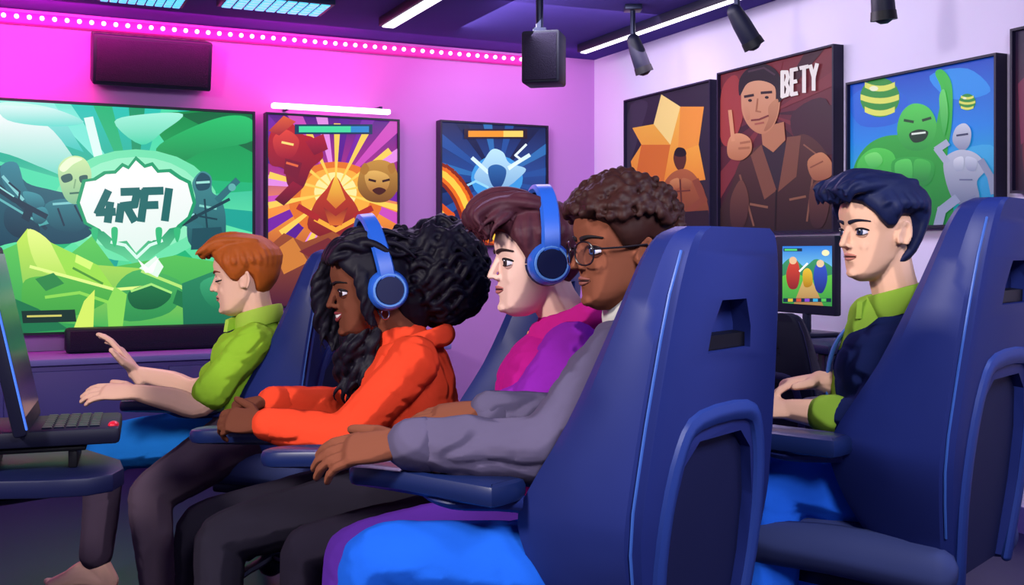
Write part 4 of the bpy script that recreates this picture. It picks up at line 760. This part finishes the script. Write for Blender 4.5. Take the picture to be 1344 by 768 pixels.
for k in range(16):
    y=-.058+.116*k/15; j=rng.uniform(-.01,.01); wlock(b,HE,(.0,y,.13-abs(y)*.3),(.09,y+j,.15-abs(y)*.3),(.128+j,y+.01,.085+j*1.5),.009,.007,7,rng.uniform(0,6))
for k in range(24):
    th=R(70+k*9.6); back=124<math.degrees(th)<236; b.stube([hpt(th-.12,.108,.018),hpt(th,.055,.022),hpt(th+.03,(-.04 if back else .045)+rng.uniform(-.01,.01),.018),hpt(th+.03,(-.09 if back else .034)+rng.uniform(-.008,.008),.004)],[.010,.0135,.011,.003],k=4,M=HE,n=8)
mk('hair',b,hairm('hair_ink_blue','#182046'),rE,voxel=.004,smooth=1)
Mlg=cloth('green_cotton','#8cb23c',.1,60); polo_collar(rE,E['neck']+g2(.012),fE,lE,Mlg,.03); cuff(rE,sEx,Mlg,'L',.048,.48); cuff(rE,sEx,Mlg,'R',.047,.48)
b=MB(); axE=E['neck']-E['hip']; hE=E['hip']; b.stube([hE+axE*t+fE*.055 for t in (.3,.6,.82,.97)],[(.075,.085),(.085,.088),(.08,.07),(.062,.058)],up=fE,k=4,n=20); mk('shirt_front',b,Mlg,rE,voxel=.007,smooth=3,wr=.003)
b=MB(); b.stube([E['neck']+fE*.075-g2(.0),hE+axE*.85+fE*.128,hE+axE*.7+fE*.148,hE+axE*.5+fE*.148],[(.024,.005)]*4,n=10,up=fE); mk('placket',b,mat('shirt_blue','#4a7cc8',.7),rE)
# ---- chairs
place_chair(.140,1.954,39,'navy gaming chair seen from behind, largest, holding the man in glasses',ax=(0,0),az=.03)
place_chair(.825,2.42,42,'navy gaming chair cut by the right edge, under the person in navy jacket',sc=(1.06,1.12,1.06),ax=(-.05,-.04),az=-.01)
place_chair(.15,2.48,12,'navy gaming chair under the person in the magenta hoodie',ax=(.04,.20),az=-.02,asx=1.35)
place_chair(-.13,2.88,12,'navy gaming chair under the woman in the orange hoodie',ax=(.04,.20),az=-.04,asx=1.35)
place_chair(-.79,3.48,18,'navy gaming chair under the ginger-haired person in lime',sc=(.96,.96,.97),ax=(.0,.06),az=-.03)
# ---- left desk with laptop-like control deck
dz=.59; r=thing('gaming_desk','thin dark navy desk with a tapered end at the left edge of the picture','desk',(-1.2,2.55,0))
pr=[(-1.75,2.30),(-1.05,2.36),(-.955,2.385),(-.915,2.43),(-.915,2.50),(-.96,2.60),(-1.1,2.74),(-1.75,2.80)]; b=MB(); b.prism(pr,dz-.042,dz,lambda u,v,d:V(u,v,d),bev=.006); mk('desk_top',b,M_desk,r)
b=MB(); b.stube([(-1.7,2.6,.51),(-1.3,2.56,.515),(-1.05,2.52,.535)],[(.16,.03),(.14,.028),(.06,.012)],up=(0,0,1)); mk('support_beam',b,M_case,r)
b=MB(); b.stube([(-1.62,2.62,.52),(-1.6,2.6,.3),(-1.55,2.55,.06)],[(.06,.12)]*3,up=(1,0,0)); b.prism([(-1.75,2.2),(-1.02,2.25),(-.98,2.36),(-1.4,2.75),(-1.75,2.8)],0,.09,lambda u,v,d:V(u,v,d),bev=.02); mk('pedestal',b,M_black,r)
Ml=Matrix.Rotation(R(19),4,'Z'); lc=V(-1.12,2.56,dz+.055)
r=thing('laptop_stand','low black stand lifting the laptop off the navy desk','stand',(lc.x,lc.y,dz)); b=MB(); b.box(V(lc.x,lc.y,dz+.0475)+Ml@V(-.03,0,0),(.24,.2,.012),.004,M=Ml); mk('platform',b,M_black,r)
for s in (-1,1):
    b=MB(); b.box(V(lc.x,lc.y,dz+.022)+Ml@V(-.03+s*.09,0,0),(.02,.18,.044),.004,M=Ml); mk('foot',b,M_black,r)
r=thing('laptop','open black laptop seen edge-on with a thick base at the far left','laptop',lc)
b=MB(); b.box(lc+Ml@V(0,0,.022),(.33,.25,.04),.01,M=Ml); bs=mk('base',b,M_case,r)
b=MB()
for i in range(5):
    for j in range(8): b.box(lc+Ml@V(.005+i*.026,-.096+j*.027,.0435),(.022,.022,.005),.0015,seg=1,M=Ml)
mk('keyboard',b,M_metal,bs)
b=MB(); b.ell(lc+Ml@V(.15,-.095,.043),(.012,.016,.009)); mk('red_button',b,mat('red_button','#d01c30',.3,.5,emit=.3),bs)
Ms=Ml@Matrix.Rotation(R(-12),4,'Y'); sc=lc+Ml@V(-.045,0,.04); b=MB(); b.box(sc+Ms@V(0,0,.215),(.03,.34,.44),.008,M=Ms); lid=mk('screen_lid',b,M_case,r)
b=MB(); b.box(sc+Ms@V(.0156,0,.225),(.004,.31,.38),.001,seg=1,M=Ms); mk('display',b,mat('display_blue','#141a3c',.2,.5,emit=.3),lid)
b=MB(); b.tube([sc+Ms@V(.0155,-.166,.01),sc+Ms@V(.0155,-.166,.43)],[.003]*2,n=6); mk('painted_lit_edge',b,mat('lit_edge_blue','#4a7ae0',.3,emit=.5),lid)  # glowing blue line stands in for light caught on the lid's rim
# ---- background desk, monitor and chair by the right wall
Mrr=Matrix.Rotation(math.atan2(DR.y,DR.x),4,'Z'); bd=C0+DR*2.2+NR*.32; r=thing('side_desk','dark desk against the poster wall behind the navy-jacketed person','desk',bd)
b=MB(); b.box(bd+up*.70,(1.5,.55,.04),.01,M=Mrr); mk('desk_top',b,M_desk,r)
for s in (-1,1):
    b=MB(); b.box(bd+up*.34+DR*s*.68,(.05,.5,.68),.008,M=Mrr); mk('leg',b,M_metal,r)
mcx=ray(1059,361,C0+NR*.34,NR); r=thing('monitor','small monitor with a colourful game on the desk below the leather jacket poster','monitor',(mcx.x,mcx.y,.72))
b=MB(); b.box(mcx,(.40,.04,.35),.008,M=Mrr); cs=mk('casing',b,M_case,r)
a=Art('R',.3612,1027,1092,(1059,323),(1059,400)); a.bg([(0,'#2f7fe0'),(.45,'#7fd0f4'),(.6,'#58b860'),(1,'#1f7a58')])
a.blob([(1024,352),(1040,338),(1056,350),(1072,340),(1096,354),(1096,372),(1024,372)],'#3f9a6a','#2f7f5a'); a.blob([(1024,366),(1046,360),(1070,368),(1096,362),(1096,404),(1024,404)],'#66c84a','#2a8a48'); a.poly([(1040,404),(1054,368),(1066,368),(1082,404)],'#d8b470','#a87a48')
a.blob([(1036,346),(1042,340),(1048,346),(1050,362),(1046,378),(1036,378),(1032,362)],'#e04a3a','#8a2430'); a.disc(1041,342,5,5,'#f2c49a'); a.blob([(1070,350),(1077,344),(1084,350),(1086,368),(1080,384),(1072,382),(1068,366)],'#3a5ad0','#222f80'); a.disc(1077,346,5,5,'#f0d0a8'); a.blob([(1054,358),(1060,352),(1066,358),(1066,374),(1056,376)],'#f0c83c','#b07a20'); a.line([(1050,356),(1060,346)],2.5,'#ffffff'); a.disc(1084,332,5,4,'#fff4c0'); a.line([(1030,328),(1052,328)],4,'#20304a'); a.line([(1031,328),(1046,328)],2.4,'#58e07a'); a.line([(1030,394),(1090,394)],5,'#16304a'); 
for i,c in enumerate(('#e0c040','#d8503a','#8a4ad0','#3fb0e0','#58c858')): a.line([(1036+i*11,394),(1040+i*11,394)],4,c)
mk('display',a.mb,VCS,cs,flat=True,vc=True)
b=MB(); b.tube([V(mcx.x,mcx.y,.74),mcx-up*.12],[.02,.02],n=10); b.box((mcx.x,mcx.y,.73),(.22,.18,.02),.006,M=Mrr); mk('stand',b,M_metal,r)
r=place_chair(1.10,4.22,0,'dark empty gaming chair in front of the small monitor',sc=(.8,.8,.76)); r.rotation_euler=(0,0,math.atan2(-NR.y,-NR.x)+.5)
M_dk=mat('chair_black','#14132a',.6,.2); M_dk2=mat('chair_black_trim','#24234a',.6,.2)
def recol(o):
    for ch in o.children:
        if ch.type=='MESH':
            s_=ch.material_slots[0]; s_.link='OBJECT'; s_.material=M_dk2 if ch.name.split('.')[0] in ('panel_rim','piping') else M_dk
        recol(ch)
recol(r)  # swaps this chair copy's navy for near-black materials
# ------------------------------------------------------------- lights
def area(loc,tgt,size,sy,e,c):
    l=bpy.data.lights.new('area','AREA'); l.shape='RECTANGLE'; l.size=size; l.size_y=sy; l.energy=e; l.color=c; o=bpy.data.objects.new('area_light',l); COL.objects.link(o); o.location=loc
    o.rotation_euler=(Vector(tgt)-Vector(loc)).to_track_quat('-Z','Y').to_euler(); return o
W=bpy.data.worlds.new('World'); S.world=W; W.use_nodes=True; W.node_tree.nodes['Background'].inputs[0].default_value=(.42,.36,.74,1); W.node_tree.nodes['Background'].inputs[1].default_value=.38
area((-2.0,.6,2.2),(-.1,2.4,.9),.35,.35,66,(1,.93,.92)); area((.6,-.3,2.1),(.4,2.4,.8),.5,.4,38,(.9,.88,1))
area((1.9,1.6,2.25),(.7,2.2,.8),.6,.6,18,(.5,.6,1)); area((-.2,4.2,2.3),(-.2,2.6,.9),1.8,.5,32,(.75,.55,1))
area((.62,.9,1.75),(.66,2.5,.55),.25,.25,9,(.9,.9,1))  # added fill to brighten the right-hand person's jeans, no fixture there
for k,(t,e,c) in enumerate(((1.0,4,(1,.16,.7)),(2.5,16,(1,.03,.42)),(3.9,32,(1,.015,.34)),(5.4,34,(1,.015,.34)))):
    p=C0-DB*t+NB*.36+up*2.34; area(p,C0-DB*t+up*2.0,1.5,.1,e,c)
area(C0-DB*.8+NB*1.4+up*2.3,C0-DB*.7+up*1.2,1.0,.6,9,(.9,.72,1)); area(C0+DR*1.8+NR*1.3+up*2.3,C0+DR*1.8+up*1.3,2.4,.6,44,(.9,.86,1))
# ------------------------------------------------------------- camera
cam=bpy.data.cameras.new('camera'); cam.sensor_width=36; cam.lens=F/1344*36; cam.shift_y=-54/1344; co=bpy.data.objects.new('camera',cam); COL.objects.link(co); co.location=(0,0,CH); co.rotation_euler=(PI/2,0,0); S.camera=co
S.view_settings.view_transform='Standard'; S.view_settings.look='None'
